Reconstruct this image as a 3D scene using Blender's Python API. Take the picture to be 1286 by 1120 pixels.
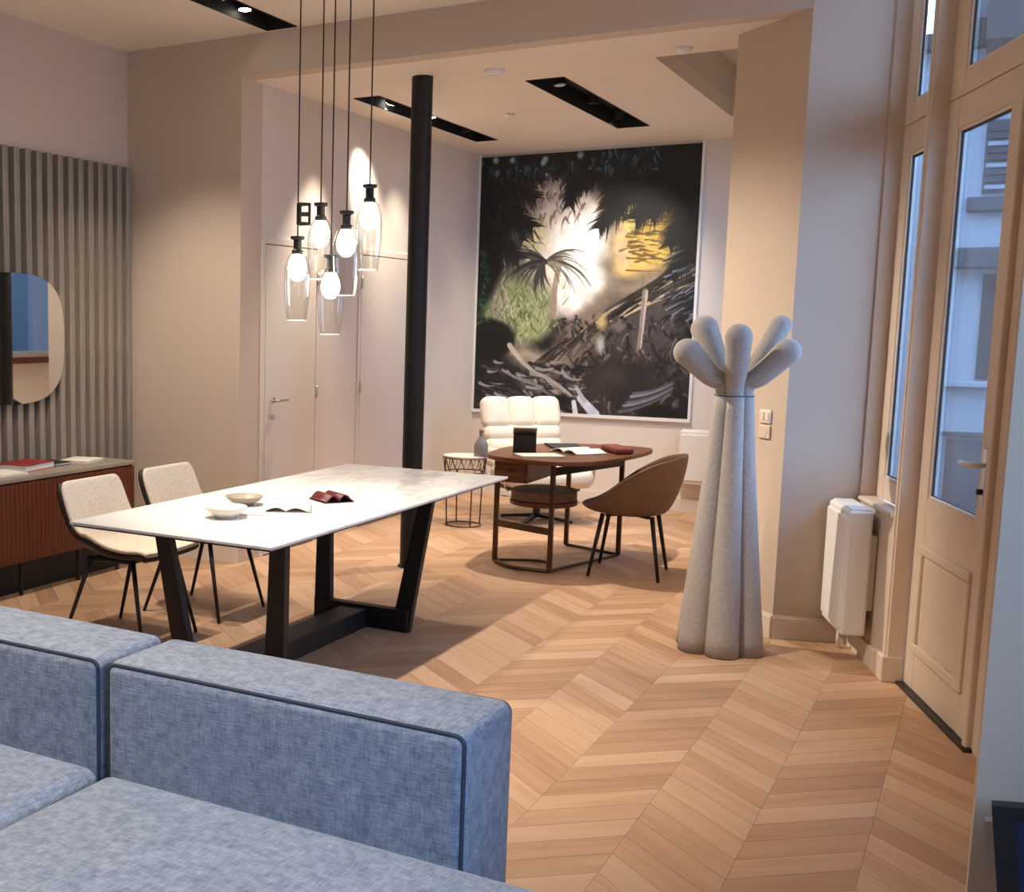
import bpy, bmesh, math, random
import numpy as np
from mathutils import Vector, Matrix
random.seed(7)
for o in list(bpy.data.objects): bpy.data.objects.remove(o)
scene = bpy.context.scene
COL = scene.collection
PI = math.pi

# ------------------------------------------------------------------ camera
IW, IH = 1286, 1120
FPX, PITCH, ROLL, YAW, PPX, PPY = 1478.72, .1286, .0098, -.5609, 323.4, 593.5
CAMH = 1.6
def cam_basis():
    cy, sy = math.cos(YAW), math.sin(YAW)
    fw = Vector((sy*math.cos(PITCH), cy*math.cos(PITCH), -math.sin(PITCH)))
    rt = Vector((cy, -sy, 0)); up = rt.cross(fw)
    r2 = math.cos(ROLL)*rt + math.sin(ROLL)*up
    u2 = -math.sin(ROLL)*rt + math.cos(ROLL)*up
    return r2, u2, fw
CR, CU, CF = cam_basis()
cam = bpy.data.cameras.new('camera'); camo = bpy.data.objects.new('camera', cam); COL.objects.link(camo)
cam.sensor_fit = 'HORIZONTAL'; cam.sensor_width = 36; cam.lens = FPX/IW*36
cam.shift_x = (IW/2-PPX)/IW; cam.shift_y = (PPY-IH/2)/IW
cam.clip_start = .02; cam.clip_end = 200
M4 = Matrix.Identity(4)
for i in range(3):
    M4[i][0] = CR[i]; M4[i][1] = CU[i]; M4[i][2] = -CF[i]
M4.translation = (0, 0, CAMH)
camo.matrix_world = M4
scene.camera = camo
def proj(x, y, z):
    v = Vector((x, y, z-CAMH)); d = v.dot(CF)
    if d < .05: return None
    return PPX+FPX*v.dot(CR)/d, PPY-FPX*v.dot(CU)/d, d

# ------------------------------------------------------------------ world, lights, exposure
scene.view_settings.view_transform = 'Standard'; scene.view_settings.look = 'None'
scene.view_settings.gamma = 1; scene.view_settings.use_curve_mapping = False
scene.view_settings.exposure = 0.32
w = bpy.data.worlds.new('dusk_sky'); scene.world = w; w.use_nodes = True
bg = w.node_tree.nodes['Background']; bg.inputs[0].default_value = (.36, .60, 1.0, 1); bg.inputs[1].default_value = 7.0
WARM = (1.0, .88, .74)
def spot(name, loc, target, watts, angle, blend=.5, size=.04, col=WARM):
    l = bpy.data.lights.new(name, 'SPOT'); l.energy = watts*1.28; l.spot_size = math.radians(angle); l.spot_blend = blend
    l.shadow_soft_size = size; l.color = col
    o = bpy.data.objects.new(name, l); COL.objects.link(o); o.location = loc
    o.rotation_euler = (Vector(target)-Vector(loc)).to_track_quat('-Z', 'Y').to_euler()
    return o
def area(name, loc, target, watts, sx, sy, col):
    l = bpy.data.lights.new(name, 'AREA'); l.shape = 'RECTANGLE'; l.size = sx; l.size_y = sy; l.energy = watts; l.color = col
    o = bpy.data.objects.new(name, l); COL.objects.link(o); o.location = loc
    o.rotation_euler = (Vector(target)-Vector(loc)).to_track_quat('-Z', 'Y').to_euler()
    return o
# daylight standing in the big window bay beside the camera (right of the sofa)
area('bay_daylight', (.98, 1.22, 1.65), (-3, 1.22, 1.2), 25, 1.4, 1.3, (.40, .66, 1.0))

# ------------------------------------------------------------------ helpers
def tag(o, label=None, cat=None, group=None, kind=None):
    if label: o['label'] = label
    if cat: o['category'] = cat
    if group: o['group'] = group
    if kind: o['kind'] = kind
    return o
def empty(name, loc=(0, 0, 0), rz=0, label=None, cat=None, group=None, kind=None):
    o = bpy.data.objects.new(name, None); COL.objects.link(o); o.location = loc; o.rotation_euler = (0, 0, rz)
    o.empty_display_size = .1
    return tag(o, label, cat, group, kind)
class MB:
    def __init__(s): s.v = []; s.f = []
    def add(s, vs, fs):
        n = len(s.v); s.v += [tuple(p) for p in vs]; s.f += [tuple(i+n for i in f) for f in fs]; return s
    def box(s, x0, x1, y0, y1, z0, z1):
        return s.add([(x0,y0,z0),(x1,y0,z0),(x1,y1,z0),(x0,y1,z0),(x0,y0,z1),(x1,y0,z1),(x1,y1,z1),(x0,y1,z1)],
                     [(0,3,2,1),(4,5,6,7),(0,1,5,4),(1,2,6,5),(2,3,7,6),(3,0,4,7)])
    def prism(s, pts, z0, z1):
        n = len(pts)
        a = sum(pts[i][0]*pts[(i+1)%n][1]-pts[(i+1)%n][0]*pts[i][1] for i in range(n))
        if a < 0: pts = pts[::-1]
        vs = [(p[0], p[1], z0) for p in pts]+[(p[0], p[1], z1) for p in pts]
        return s.add(vs, [tuple(range(n-1, -1, -1)), tuple(range(n, 2*n))]+[(i, (i+1)%n, n+(i+1)%n, n+i) for i in range(n)])
    def beam(s, a, b, wx, wy, wx2=None, wy2=None, up=(0, 0, 1)):
        a, b = Vector(a), Vector(b); d = (b-a).normalized(); u = Vector(up)
        if abs(d.dot(u)) > .98: u = Vector((0, 1, 0))
        x = d.cross(u).normalized(); y = x.cross(d).normalized()
        wx2 = wx if wx2 is None else wx2; wy2 = wy if wy2 is None else wy2
        vs = []
        for p, hx, hy in ((a, wx/2, wy/2), (b, wx2/2, wy2/2)):
            for sx, sy in ((-1,-1),(1,-1),(1,1),(-1,1)): vs.append(p+x*hx*sx+y*hy*sy)
        return s.add(vs, [(0,3,2,1),(4,5,6,7),(0,1,5,4),(1,2,6,5),(2,3,7,6),(3,0,4,7)])
    def tube(s, pts, r, n=10, closed=False, cap=True):
        pts = [Vector(p) for p in pts]; m = len(pts)
        rs = r if isinstance(r, (list, tuple)) else [r]*m
        vs = []; prev = None
        for i, p in enumerate(pts):
            if closed: d = pts[(i+1) % m]-pts[i-1]
            else: d = pts[min(i+1, m-1)]-pts[max(i-1, 0)]
            d.normalize()
            if prev is None:
                u = Vector((0, 0, 1)) if abs(d.z) < .9 else Vector((1, 0, 0)); x = d.cross(u).normalized()
            else:
                x = (prev-d*prev.dot(d)).normalized()
            prev = x; y = d.cross(x)
            for k in range(n):
                a = 2*PI*k/n; vs.append(p+(x*math.cos(a)+y*math.sin(a))*rs[i])
        fs = []
        for i in range(m if closed else m-1):
            j = (i+1) % m
            for k in range(n): fs.append((i*n+k, i*n+(k+1) % n, j*n+(k+1) % n, j*n+k))
        if cap and not closed: fs += [tuple(range(n-1, -1, -1)), tuple((m-1)*n+k for k in range(n))]
        return s.add(vs, fs)
    def lathe(s, prof, c=(0, 0, 0), n=24, cap0=False, cap1=False):
        vs = []; m = len(prof)
        for r, z in prof:
            for k in range(n):
                a = 2*PI*k/n; vs.append((c[0]+r*math.cos(a), c[1]+r*math.sin(a), c[2]+z))
        fs = []
        for i in range(m-1):
            for k in range(n): fs.append((i*n+k, i*n+(k+1) % n, (i+1)*n+(k+1) % n, (i+1)*n+k))
        if cap0: fs.append(tuple(range(n-1, -1, -1)))
        if cap1: fs.append(tuple((m-1)*n+k for k in range(n)))
        return s.add(vs, fs)
    def build(s, name, mat=None, parent=None, smooth=False, bevel=0, seg=2, loc=None, rz=None):
        me = bpy.data.meshes.new(name); me.from_pydata(s.v, [], s.f); me.update()
        bm = bmesh.new(); bm.from_mesh(me); bmesh.ops.recalc_face_normals(bm, faces=bm.faces); bm.to_mesh(me); bm.free()
        return link(name, me, mat, parent, smooth, bevel, seg, loc, rz)
def link(name, me, mat=None, parent=None, smooth=False, bevel=0, seg=2, loc=None, rz=None):
    o = bpy.data.objects.new(name, me); COL.objects.link(o)
    if mat: me.materials.append(mat)
    if smooth:
        for p in me.polygons: p.use_smooth = True
    if bevel:
        b = o.modifiers.new('bevel', 'BEVEL'); b.width = bevel; b.segments = seg; b.limit_method = 'ANGLE'; b.angle_limit = math.radians(40)
    if loc is not None: o.location = loc
    if rz is not None: o.rotation_euler = (0, 0, rz)
    if parent: o.parent = parent
    return o
def copy_tree(o, parent=None):
    c = o.copy(); COL.objects.link(c); c.parent = parent
    for ch in list(o.children): copy_tree(ch, c)
    return c
def box_ob(name, b, mat, parent=None, bevel=0, **k):
    return MB().box(*b).build(name, mat, parent, bevel=bevel, **k)
def cushion(name, dims, r, mat, parent=None, loc=(0, 0, 0), puff=.0, n=14, rz=0):
    """upholstered block: rounded box whose faces swell a little; loc is the centre of the bottom"""
    dx, dy, dz = [d/2 for d in dims]
    vs = []; fs = []; idx = {}
    def vert(p):
        key = (round(p[0], 5), round(p[1], 5), round(p[2], 5))
        if key in idx: return idx[key]
        q = Vector((p[0]*dx, p[1]*dy, p[2]*dz))
        inn = Vector((max(-dx+r, min(dx-r, q.x)), max(-dy+r, min(dy-r, q.y)), max(-dz+r, min(dz-r, q.z))))
        d = q-inn
        if d.length > 1e-9: q = inn+d.normalized()*r
        sw = puff*(1-p[0]**2)*(1-p[1]**2); q.z += sw*p[2]
        sw = puff*.6*(1-p[0]**2)*(1-p[2]**2); q.y += sw*p[1]
        sw = puff*.6*(1-p[1]**2)*(1-p[2]**2); q.x += sw*p[0]
        vs.append((q.x, q.y, q.z+dz)); idx[key] = len(vs)-1; return idx[key]
    def ts(d):
        e = min(.9, 2*r/ (2*d)); a = [-1, -1+e*.3, -1+e*.6, -1+e*.85]
        mid = [-1+e+(2-2*e)*i/n for i in range(n+1)]
        return a+mid+[-x for x in a[::-1]]
    T = (ts(dx), ts(dy), ts(dz))
    for ax in range(3):
        a1, a2 = (ax+1) % 3, (ax+2) % 3
        for sgn in (-1, 1):
            for i in range(len(T[a1])-1):
                for j in range(len(T[a2])-1):
                    q = []
                    for ii, jj in ((i, j), (i+1, j), (i+1, j+1), (i, j+1)):
                        p = [0, 0, 0]; p[ax] = sgn; p[a1] = T[a1][ii]; p[a2] = T[a2][jj]; q.append(vert(p))
                    fs.append(q if sgn > 0 else q[::-1])
    mb = MB(); mb.v = vs; mb.f = fs
    return mb.build(name, mat, parent, smooth=True, loc=loc, rz=rz)
def sheet(grid, th, name, mat, parent=None, sub=1):
    """closed shell from a grid of points, thickened along the normals"""
    G = [[Vector(p) for p in row] for row in grid]; m, n = len(G), len(G[0])
    def nrm(i, j):
        a = G[min(i+1, m-1)][j]-G[max(i-1, 0)][j]; b = G[i][min(j+1, n-1)]-G[i][max(j-1, 0)]
        c = a.cross(b); return c.normalized() if c.length > 1e-9 else Vector((0, 0, 1))
    vs = [G[i][j] for i in range(m) for j in range(n)]+[G[i][j]+nrm(i, j)*th for i in range(m) for j in range(n)]
    N = m*n; fs = []
    for i in range(m-1):
        for j in range(n-1):
            a, b, c, d = i*n+j, i*n+j+1, (i+1)*n+j+1, (i+1)*n+j
            fs += [(a, b, c, d), (N+d, N+c, N+b, N+a)]
    for j in range(n-1):
        fs += [(j, N+j, N+j+1, j+1), ((m-1)*n+j, (m-1)*n+j+1, N+(m-1)*n+j+1, N+(m-1)*n+j)]
    for i in range(m-1):
        fs += [(i*n, (i+1)*n, N+(i+1)*n, N+i*n), (i*n+n-1, N+i*n+n-1, N+(i+1)*n+n-1, (i+1)*n+n-1)]
    mb = MB(); mb.v = [tuple(v) for v in vs]; mb.f = fs
    o = mb.build(name, mat, parent, smooth=True)
    if sub:
        s = o.modifiers.new('sub', 'SUBSURF'); s.levels = sub; s.render_levels = sub
    return o
def smooth_loop(pts, n=6):
    m = len(pts); out = []
    for i in range(m):
        p0, p1, p2, p3 = [Vector(pts[(i+k-1) % m]) for k in range(4)]
        for k in range(n):
            t = k/n
            out.append(.5*((2*p1)+(p2-p0)*t+(2*p0-5*p1+4*p2-p3)*t*t+(3*p1-p0-3*p2+p3)*t**3))
    return out
def smooth_path(pts, n=6):
    m = len(pts); out = []
    for i in range(m-1):
        p0 = Vector(pts[max(i-1, 0)]); p1 = Vector(pts[i]); p2 = Vector(pts[i+1]); p3 = Vector(pts[min(i+2, m-1)])
        for k in range(n):
            t = k/n
            out.append(.5*((2*p1)+(p2-p0)*t+(2*p0-5*p1+4*p2-p3)*t*t+(3*p1-p0-3*p2+p3)*t**3))
    out.append(Vector(pts[-1])); return out

# ------------------------------------------------------------------ materials
def newmat(name):
    m = bpy.data.materials.new(name); m.use_nodes = True
    nt = m.node_tree; return m, nt, nt.nodes, nt.links, nt.nodes['Principled BSDF']
def lin(c):
    return tuple(((x/255)/12.92 if x/255 <= .04045 else ((x/255+.055)/1.055)**2.4) for x in c)
def mat(name, col, rough=.6, var=.06, scale=8, bump=.0, bscale=60, metal=0, stretch=(1, 1, 1), spec=.4, coat=0, sheen=0):
    m, nt, N, L, b = newmat(name)
    b.inputs['Roughness'].default_value = rough; b.inputs['Metallic'].default_value = metal
    b.inputs['Specular IOR Level'].default_value = spec; b.inputs['Coat Weight'].default_value = coat
    b.inputs['Sheen Weight'].default_value = sheen
    tc = N.new('ShaderNodeTexCoord'); mp = N.new('ShaderNodeMapping'); mp.inputs['Scale'].default_value = stretch
    L.new(tc.outputs['Object'], mp.inputs[0])
    no = N.new('ShaderNodeTexNoise'); no.inputs['Scale'].default_value = scale; no.inputs['Detail'].default_value = 5
    L.new(mp.outputs[0], no.inputs['Vector'])
    cr = N.new('ShaderNodeValToRGB'); cr.color_ramp.elements[0].position = .3; cr.color_ramp.elements[1].position = .7
    cr.color_ramp.elements[0].color = (*[c*(1-var) for c in col], 1); cr.color_ramp.elements[1].color = (*[min(1, c*(1+var)) for c in col], 1)
    L.new(no.outputs[0], cr.inputs[0]); L.new(cr.outputs[0], b.inputs['Base Color'])
    if bump:
        n2 = N.new('ShaderNodeTexNoise'); n2.inputs['Scale'].default_value = bscale; n2.inputs['Detail'].default_value = 3
        L.new(mp.outputs[0], n2.inputs['Vector'])
        bp = N.new('ShaderNodeBump'); bp.inputs['Strength'].default_value = bump; bp.inputs['Distance'].default_value = .01
        L.new(n2.outputs[0], bp.inputs['Height']); L.new(bp.outputs[0], b.inputs['Normal'])
    return m
def fabric(name, c0, c1, sc=220, bump=.35, cloud=.5):
    """woven melange: two crossed streaky noises"""
    m, nt, N, L, b = newmat(name)
    b.inputs['Roughness'].default_value = .95; b.inputs['Specular IOR Level'].default_value = .1; b.inputs['Sheen Weight'].default_value = .15
    tc = N.new('ShaderNodeTexCoord'); out = []
    for st in ((1, .12, .12), (.12, 1, .12), (.12, .12, 1)):
        mp = N.new('ShaderNodeMapping'); mp.inputs['Scale'].default_value = st; L.new(tc.outputs['Object'], mp.inputs[0])
        no = N.new('ShaderNodeTexNoise'); no.inputs['Scale'].default_value = sc; no.inputs['Detail'].default_value = 3; L.new(mp.outputs[0], no.inputs['Vector'])
        out.append(no.outputs[0])
    a = N.new('ShaderNodeMath'); a.operation = 'ADD'; L.new(out[0], a.inputs[0]); L.new(out[1], a.inputs[1])
    a2 = N.new('ShaderNodeMath'); a2.operation = 'ADD'; L.new(a.outputs[0], a2.inputs[0]); L.new(out[2], a2.inputs[1])
    big = N.new('ShaderNodeTexNoise'); big.inputs['Scale'].default_value = 5; big.inputs['Detail'].default_value = 4; L.new(tc.outputs['Object'], big.inputs['Vector'])
    a3 = N.new('ShaderNodeMath'); a3.operation = 'MULTIPLY_ADD'; a3.inputs[1].default_value = cloud; L.new(big.outputs[0], a3.inputs[0]); L.new(a2.outputs[0], a3.inputs[2])
    mr = N.new('ShaderNodeMapRange'); mr.inputs[1].default_value = 1.0+cloud*.5; mr.inputs[2].default_value = 2.0+cloud*.5; L.new(a3.outputs[0], mr.inputs[0])
    mx = N.new('ShaderNodeMix'); mx.data_type = 'RGBA'; mx.inputs['A'].default_value = (*c0, 1); mx.inputs['B'].default_value = (*c1, 1)
    L.new(mr.outputs[0], mx.inputs['Factor']); L.new(mx.outputs['Result'], b.inputs['Base Color'])
    bp = N.new('ShaderNodeBump'); bp.inputs['Strength'].default_value = bump; bp.inputs['Distance'].default_value = .003
    L.new(a2.outputs[0], bp.inputs['Height']); L.new(bp.outputs[0], b.inputs['Normal'])
    return m
def wood(name, c0, c1, rough=.4, sc=14, axis='z', spec=.4):
    m, nt, N, L, b = newmat(name)
    b.inputs['Roughness'].default_value = rough; b.inputs['Specular IOR Level'].default_value = spec
    tc = N.new('ShaderNodeTexCoord'); mp = N.new('ShaderNodeMapping')
    mp.inputs['Scale'].default_value = {'x': (.08, 1, 1), 'y': (1, .08, 1), 'z': (1, 1, .08)}[axis]
    L.new(tc.outputs['Object'], mp.inputs[0])
    no = N.new('ShaderNodeTexNoise'); no.inputs['Scale'].default_value = sc*3; no.inputs['Detail'].default_value = 6; no.inputs['Distortion'].default_value = .6
    L.new(mp.outputs[0], no.inputs['Vector'])
    cr = N.new('ShaderNodeValToRGB'); cr.color_ramp.elements[0].position = .3; cr.color_ramp.elements[1].position = .72
    cr.color_ramp.elements[0].color = (*c0, 1); cr.color_ramp.elements[1].color = (*c1, 1)
    L.new(no.outputs[0], cr.inputs[0]); L.new(cr.outputs[0], b.inputs['Base Color'])
    return m
def parquet(name, island):
    """oak board: tone differs from board to board, grain runs along the board (UV x)"""
    m, nt, N, L, b = newmat(name)
    b.inputs['Specular IOR Level'].default_value = .35
    if island: rnd = N.new('ShaderNodeNewGeometry').outputs['Random Per Island']
    else: rnd = N.new('ShaderNodeObjectInfo').outputs['Random']
    uv = N.new('ShaderNodeUVMap'); off = N.new('ShaderNodeVectorMath'); off.operation = 'MULTIPLY_ADD'
    off.inputs[1].default_value = (1, 1, 1)
    cx = N.new('ShaderNodeCombineXYZ'); sc = N.new('ShaderNodeMath'); sc.operation = 'MULTIPLY'; sc.inputs[1].default_value = 37
    L.new(rnd, sc.inputs[0]); L.new(sc.outputs[0], cx.inputs[0]); L.new(sc.outputs[0], cx.inputs[1])
    L.new(uv.outputs[0], off.inputs[0]); L.new(cx.outputs[0], off.inputs[2])
    mp = N.new('ShaderNodeMapping'); mp.inputs['Scale'].default_value = (1.6, 16, 1); L.new(off.outputs[0], mp.inputs[0])
    no = N.new('ShaderNodeTexNoise'); no.inputs['Scale'].default_value = 1.4; no.inputs['Detail'].default_value = 6; no.inputs['Distortion'].default_value = .5
    L.new(mp.outputs[0], no.inputs['Vector'])
    t = N.new('ShaderNodeMapRange'); t.inputs[3].default_value = -.19; t.inputs[4].default_value = .19; L.new(rnd, t.inputs[0])
    gr = N.new('ShaderNodeMapRange'); gr.inputs[3].default_value = .22; gr.inputs[4].default_value = .78; L.new(no.outputs[0], gr.inputs[0])
    a = N.new('ShaderNodeMath'); a.operation = 'ADD'; L.new(gr.outputs[0], a.inputs[0]); L.new(t.outputs[0], a.inputs[1])
    cr = N.new('ShaderNodeValToRGB'); e = cr.color_ramp.elements
    e[0].position = .15; e[0].color = (*lin((160, 120, 92)), 1); e[1].position = .9; e[1].color = (*lin((216, 182, 150)), 1)
    k = e.new(.5); k.color = (*lin((192, 153, 120)), 1)
    L.new(a.outputs[0], cr.inputs[0]); L.new(cr.outputs[0], b.inputs['Base Color'])
    r = N.new('ShaderNodeMapRange'); r.inputs[3].default_value = .42; r.inputs[4].default_value = .58; L.new(no.outputs[0], r.inputs[0]); L.new(r.outputs[0], b.inputs['Roughness'])
    return m
def thin_glass(name, tint=(.95, .97, 1), f0=.06, rough=.0):
    m = bpy.data.materials.new(name); m.use_nodes = True; nt = m.node_tree; N = nt.nodes; L = nt.links
    N.remove(N['Principled BSDF'])
    t = N.new('ShaderNodeBsdfTransparent'); t.inputs[0].default_value = (*tint, 1)
    g = N.new('ShaderNodeBsdfGlossy'); g.inputs['Roughness'].default_value = rough
    lw = N.new('ShaderNodeLayerWeight'); lw.inputs[0].default_value = .35
    mr = N.new('ShaderNodeMapRange'); mr.inputs[3].default_value = f0; mr.inputs[4].default_value = .75; L.new(lw.outputs['Facing'], mr.inputs[0])
    p = N.new('ShaderNodeMath'); p.operation = 'POWER'; p.inputs[1].default_value = 1.6; L.new(mr.outputs[0], p.inputs[0])
    mx = N.new('ShaderNodeMixShader'); L.new(p.outputs[0], mx.inputs[0]); L.new(t.outputs[0], mx.inputs[1]); L.new(g.outputs[0], mx.inputs[2])
    L.new(mx.outputs[0], N['Material Output'].inputs[0]); return m
def emit(name, col, s):
    m = bpy.data.materials.new(name); m.use_nodes = True; nt = m.node_tree; N = nt.nodes
    N.remove(N['Principled BSDF']); e = N.new('ShaderNodeEmission'); e.inputs[0].default_value = (*col, 1); e.inputs[1].default_value = s
    nt.links.new(e.outputs[0], N['Material Output'].inputs[0]); return m
def marble(name):
    m, nt, N, L, b = newmat(name); b.inputs['Roughness'].default_value = .22
    tc = N.new('ShaderNodeTexCoord'); mp = N.new('ShaderNodeMapping'); mp.inputs['Scale'].default_value = (1, .45, 1); mp.inputs['Rotation'].default_value = (0, 0, .5)
    L.new(tc.outputs['Object'], mp.inputs[0])
    no = N.new('ShaderNodeTexNoise'); no.inputs['Scale'].default_value = 3.2; no.inputs['Detail'].default_value = 8; no.inputs['Distortion'].default_value = 1.2
    L.new(mp.outputs[0], no.inputs['Vector'])
    s = N.new('ShaderNodeMath'); s.operation = 'SUBTRACT'; s.inputs[1].default_value = .5; L.new(no.outputs[0], s.inputs[0])
    ab = N.new('ShaderNodeMath'); ab.operation = 'ABSOLUTE'; L.new(s.outputs[0], ab.inputs[0])
    cr = N.new('ShaderNodeValToRGB'); e = cr.color_ramp.elements; e[0].position = 0; e[0].color = (.72, .69, .66, 1); e[1].position = .035; e[1].color = (.88, .86, .83, 1)
    L.new(ab.outputs[0], cr.inputs[0]); L.new(cr.outputs[0], b.inputs['Base Color']); return m

PAINT = lin((204, 185, 166))
m_wall = mat('wall_paint', PAINT, .85, .015, 3, .03, 180)
m_alc = mat('alcove_paint', lin((222, 211, 198)), .85, .015, 3, .03, 180)
m_ceil = mat('ceiling_paint', lin((233, 221, 205)), .9, .015, 3)
m_trim = mat('cream_gloss_paint', lin((225, 213, 198)), .45, .02, 4)
m_joint = mat('joinery_paint', lin((218, 198, 176)), .5, .03, 4)
m_white = mat('white_enamel', lin((232, 228, 222)), .4, .02, 4)
m_black = mat('black_steel', (.012, .012, .013), .5, .1, 10)
m_slot = mat('slot_black', (.006, .006, .006), .8, .1, 10)
m_dark = mat('dark_bronze', (.028, .022, .019), .42, .1, 10, metal=.3)
m_floor = mat('subfloor', lin((96, 64, 42)), .9)
m_plank = parquet('oak_board', False); m_planks = parquet('oak_boards_far', True)
m_slat = wood('grey_oak_slat', lin((128, 118, 106)), lin((160, 148, 132)), .6, 10)
m_slatback = mat('slat_backing', lin((26, 20, 16)), .9)
m_walnut = wood('red_walnut', lin((80, 36, 22)), lin((118, 58, 36)), .42, 12)
m_walnut2 = wood('desk_walnut', lin((88, 52, 34)), lin((132, 86, 58)), .32, 12, 'x')
m_bronze = mat('bronze_metal', lin((92, 70, 56)), .35, .08, 10, metal=.7)
m_sofa = fabric('sofa_melange', lin((104, 115, 132)), lin((176, 184, 198)), 260, .35, .3)
m_pipe = mat('sofa_piping', lin((62, 70, 84)), .8)
m_cream = fabric('cream_upholstery', lin((206, 190, 168)), lin((232, 220, 202)), 260, .2)
m_leather = mat('cream_leather', lin((232, 220, 200)), .5, .03, 6, .12, 40)
m_brown = mat('brown_leather', lin((112, 84, 66)), .55, .08, 12, .1, 80)
m_felt = fabric('grey_felt', lin((148, 142, 137)), lin((182, 176, 171)), 420, .2, .08)
m_marble = marble('white_marble')
m_mirror = mat('mirror', (.86, .88, .88), .02, 0, 1, metal=1)
m_glass = thin_glass('window_glass'); m_pend = thin_glass('pendant_glass', (.93, .93, .92), .10)
m_rim = mat('rim_highlight', (.85, .84, .82), .12, .02, 5)  # pale opaque colour paints the highlight on the clear glass rim
m_chrome = mat('satin_chrome', (.62, .6, .57), .28, .03, 10, metal=1)
m_bulb = emit('bulb_glow', (1, .88, .72), 16)
m_lens = emit('spot_lens', (1, .9, .76), 30)
m_lens0 = mat('spot_lens_dim', (.35, .33, .3), .3)
m_paper = mat('paper', lin((236, 230, 218)), .7, .04, 20)
m_porc = mat('porcelain', lin((226, 216, 200)), .3, .03, 8)
m_taupe = mat('taupe_ceramic', lin((150, 138, 122)), .4, .1, 10)
m_red = mat('red_cover', lin((150, 44, 40)), .45, .08, 15)
m_navy = mat('navy_panel', lin((34, 46, 78)), .5, .15, 4)
m_stone = mat('pale_render', lin((138, 144, 150)), .9, .05, 2)
m_shut = mat('grey_shutter', lin((56, 62, 68)), .7, .05, 5)
m_slate = mat('dark_slate', lin((44, 42, 42)), .8, .1, 4)
m_asph = mat('pavement', lin((84, 86, 90)), .9, .1, 3)

def struct(o, label, cat): return tag(o, label, cat, None, 'structure')

# ------------------------------------------------------------------ room shell
XL, YF, ZC, ZA = -5.10, 6.43, 3.37, 3.12     # left wall, beam plane, main ceiling, alcove ceiling
XA, YB = -4.185, 10.46                       # alcove left wall, alcove back wall
PIER = [(-.898, 6.43), (-.545, 6.549), (-.56, 6.75), (-1.18, 7.3), (-1.304, 7.3), (-1.304, 6.803)]
SD = Vector((.32, -.9474)); ND = Vector((.9474, .32)); OF = Vector((-.27, 5.93))
def FP(s, o): p = OF+SD*s+ND*o; return (p.x, p.y)

# floor: slab, then chevron boards
floor = box_ob('floor', (-5.4, 1.6, -2.8, 10.7, -.12, -.014), m_floor)
struct(floor, 'warm oak chevron parquet floor running through the whole room', 'floor')
SW, TH, PITCHY = .325, math.radians(42), .150
X0 = -.89
def plank_mesh(sgn):
    g = .0011; hx = SW/2-.0005; sl = math.tan(TH)*sgn; hy = PITCHY/2-g
    me = bpy.data.meshes.new('board')
    vs = []
    for z in (-.014, 0):
        for x, y in ((-hx, -hy), (hx, -hy), (hx, hy), (-hx, hy)): vs.append((x, y+x*sl, z))
    me.from_pydata(vs, [], [(0,3,2,1),(4,5,6,7),(0,1,5,4),(1,2,6,5),(2,3,7,6),(3,0,4,7)])
    uvl = me.uv_layers.new(name='UVMap'); c, s = math.cos(TH*sgn), math.sin(TH*sgn)
    for lp in me.loops:
        v = me.vertices[lp.vertex_index].co; uvl.data[lp.index].uv = (v.x*c+v.y*s, -v.x*s+v.y*c)
    me.materials.append(m_plank); me.update(); return me
PM = {1: plank_mesh(1), -1: plank_mesh(-1)}
cands = []
for i in range(-14, 5):
    sgn = 1 if i % 2 else -1        # strip i covers X0+i*SW .. X0+(i+1)*SW
    xc = X0+(i+.5)*SW
    y = -2.6+random.random()*.001
    k = 0
    while y < 10.55:
        keep = XL-.1 < xc < .75
        if keep:
            vis = 0; p = proj(xc, y, 0)
            if p and -30 < p[0] < IW+30 and p[1] < IH+40 and not (p[0] < 640 and p[1] > 770+.18*p[0]):
                if not (XL < xc < XA and y > YF): vis = 1/p[2]**3*y if y > 0 else 0
                if xc > .08 or (y > 6.5 and xc > -1.3): vis = 0
            cands.append((vis, xc, y, sgn))
        y += PITCHY; k += 1
cands.sort(key=lambda c: -c[0])
for n, (vis, xc, y, sgn) in enumerate(cands[:300]):
    o = link('board', PM[sgn], None, floor, loc=(xc, y, 0))
rest = cands[300:]
vs, fs, uvs = [], [], []
for vis, xc, y, sgn in rest:
    me = PM[sgn]; n = len(vs)
    vs += [(v.co.x+xc, v.co.y+y, v.co.z) for v in me.vertices]
    for p in me.polygons:
        fs.append([n+v for v in p.vertices]); uvs += [tuple(me.uv_layers[0].data[l].uv) for l in p.loop_indices]
me = bpy.data.meshes.new('boards'); me.from_pydata(vs, [], fs); ul = me.uv_layers.new(name='UVMap')
for l, u in zip(ul.data, uvs): l.uv = u
tag(link('boards', me, m_planks, floor), kind='stuff')

def plate(x0, x1, y0, y1, z0, z1, holes):
    xs = sorted({x0, x1, *[v for h in holes for v in h[:2]]}); ys = sorted({y0, y1, *[v for h in holes for v in h[2:]]})
    mb = MB()
    for a, b in zip(xs, xs[1:]):
        for c, d in zip(ys, ys[1:]):
            mx, my = (a+b)/2, (c+d)/2
            if not any(h[0] < mx < h[1] and h[2] < my < h[3] for h in holes): mb.box(a, b, c, d, z0, z1)
    return mb
SLOTS = [(-3.985, -3.765, 4.10, 6.40, ZC), (-3.91, -3.71, 7.41, 9.65, ZA), (-2.685, -2.435, 7.41, 9.52, ZA), (-2.68, -2.46, 1.2, 4.0, ZC)]  # last slot is an added, unseen source of fill light
COFF = (-1.82, -1.32, 7.14, 9.38)
struct(plate(XL, 1.3, -2.6, YF, ZC, ZC+.1, [SLOTS[0][:4], SLOTS[3][:4]]).build('ceiling', m_ceil), 'smooth warm white main room ceiling above the beam', 'ceiling')
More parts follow.
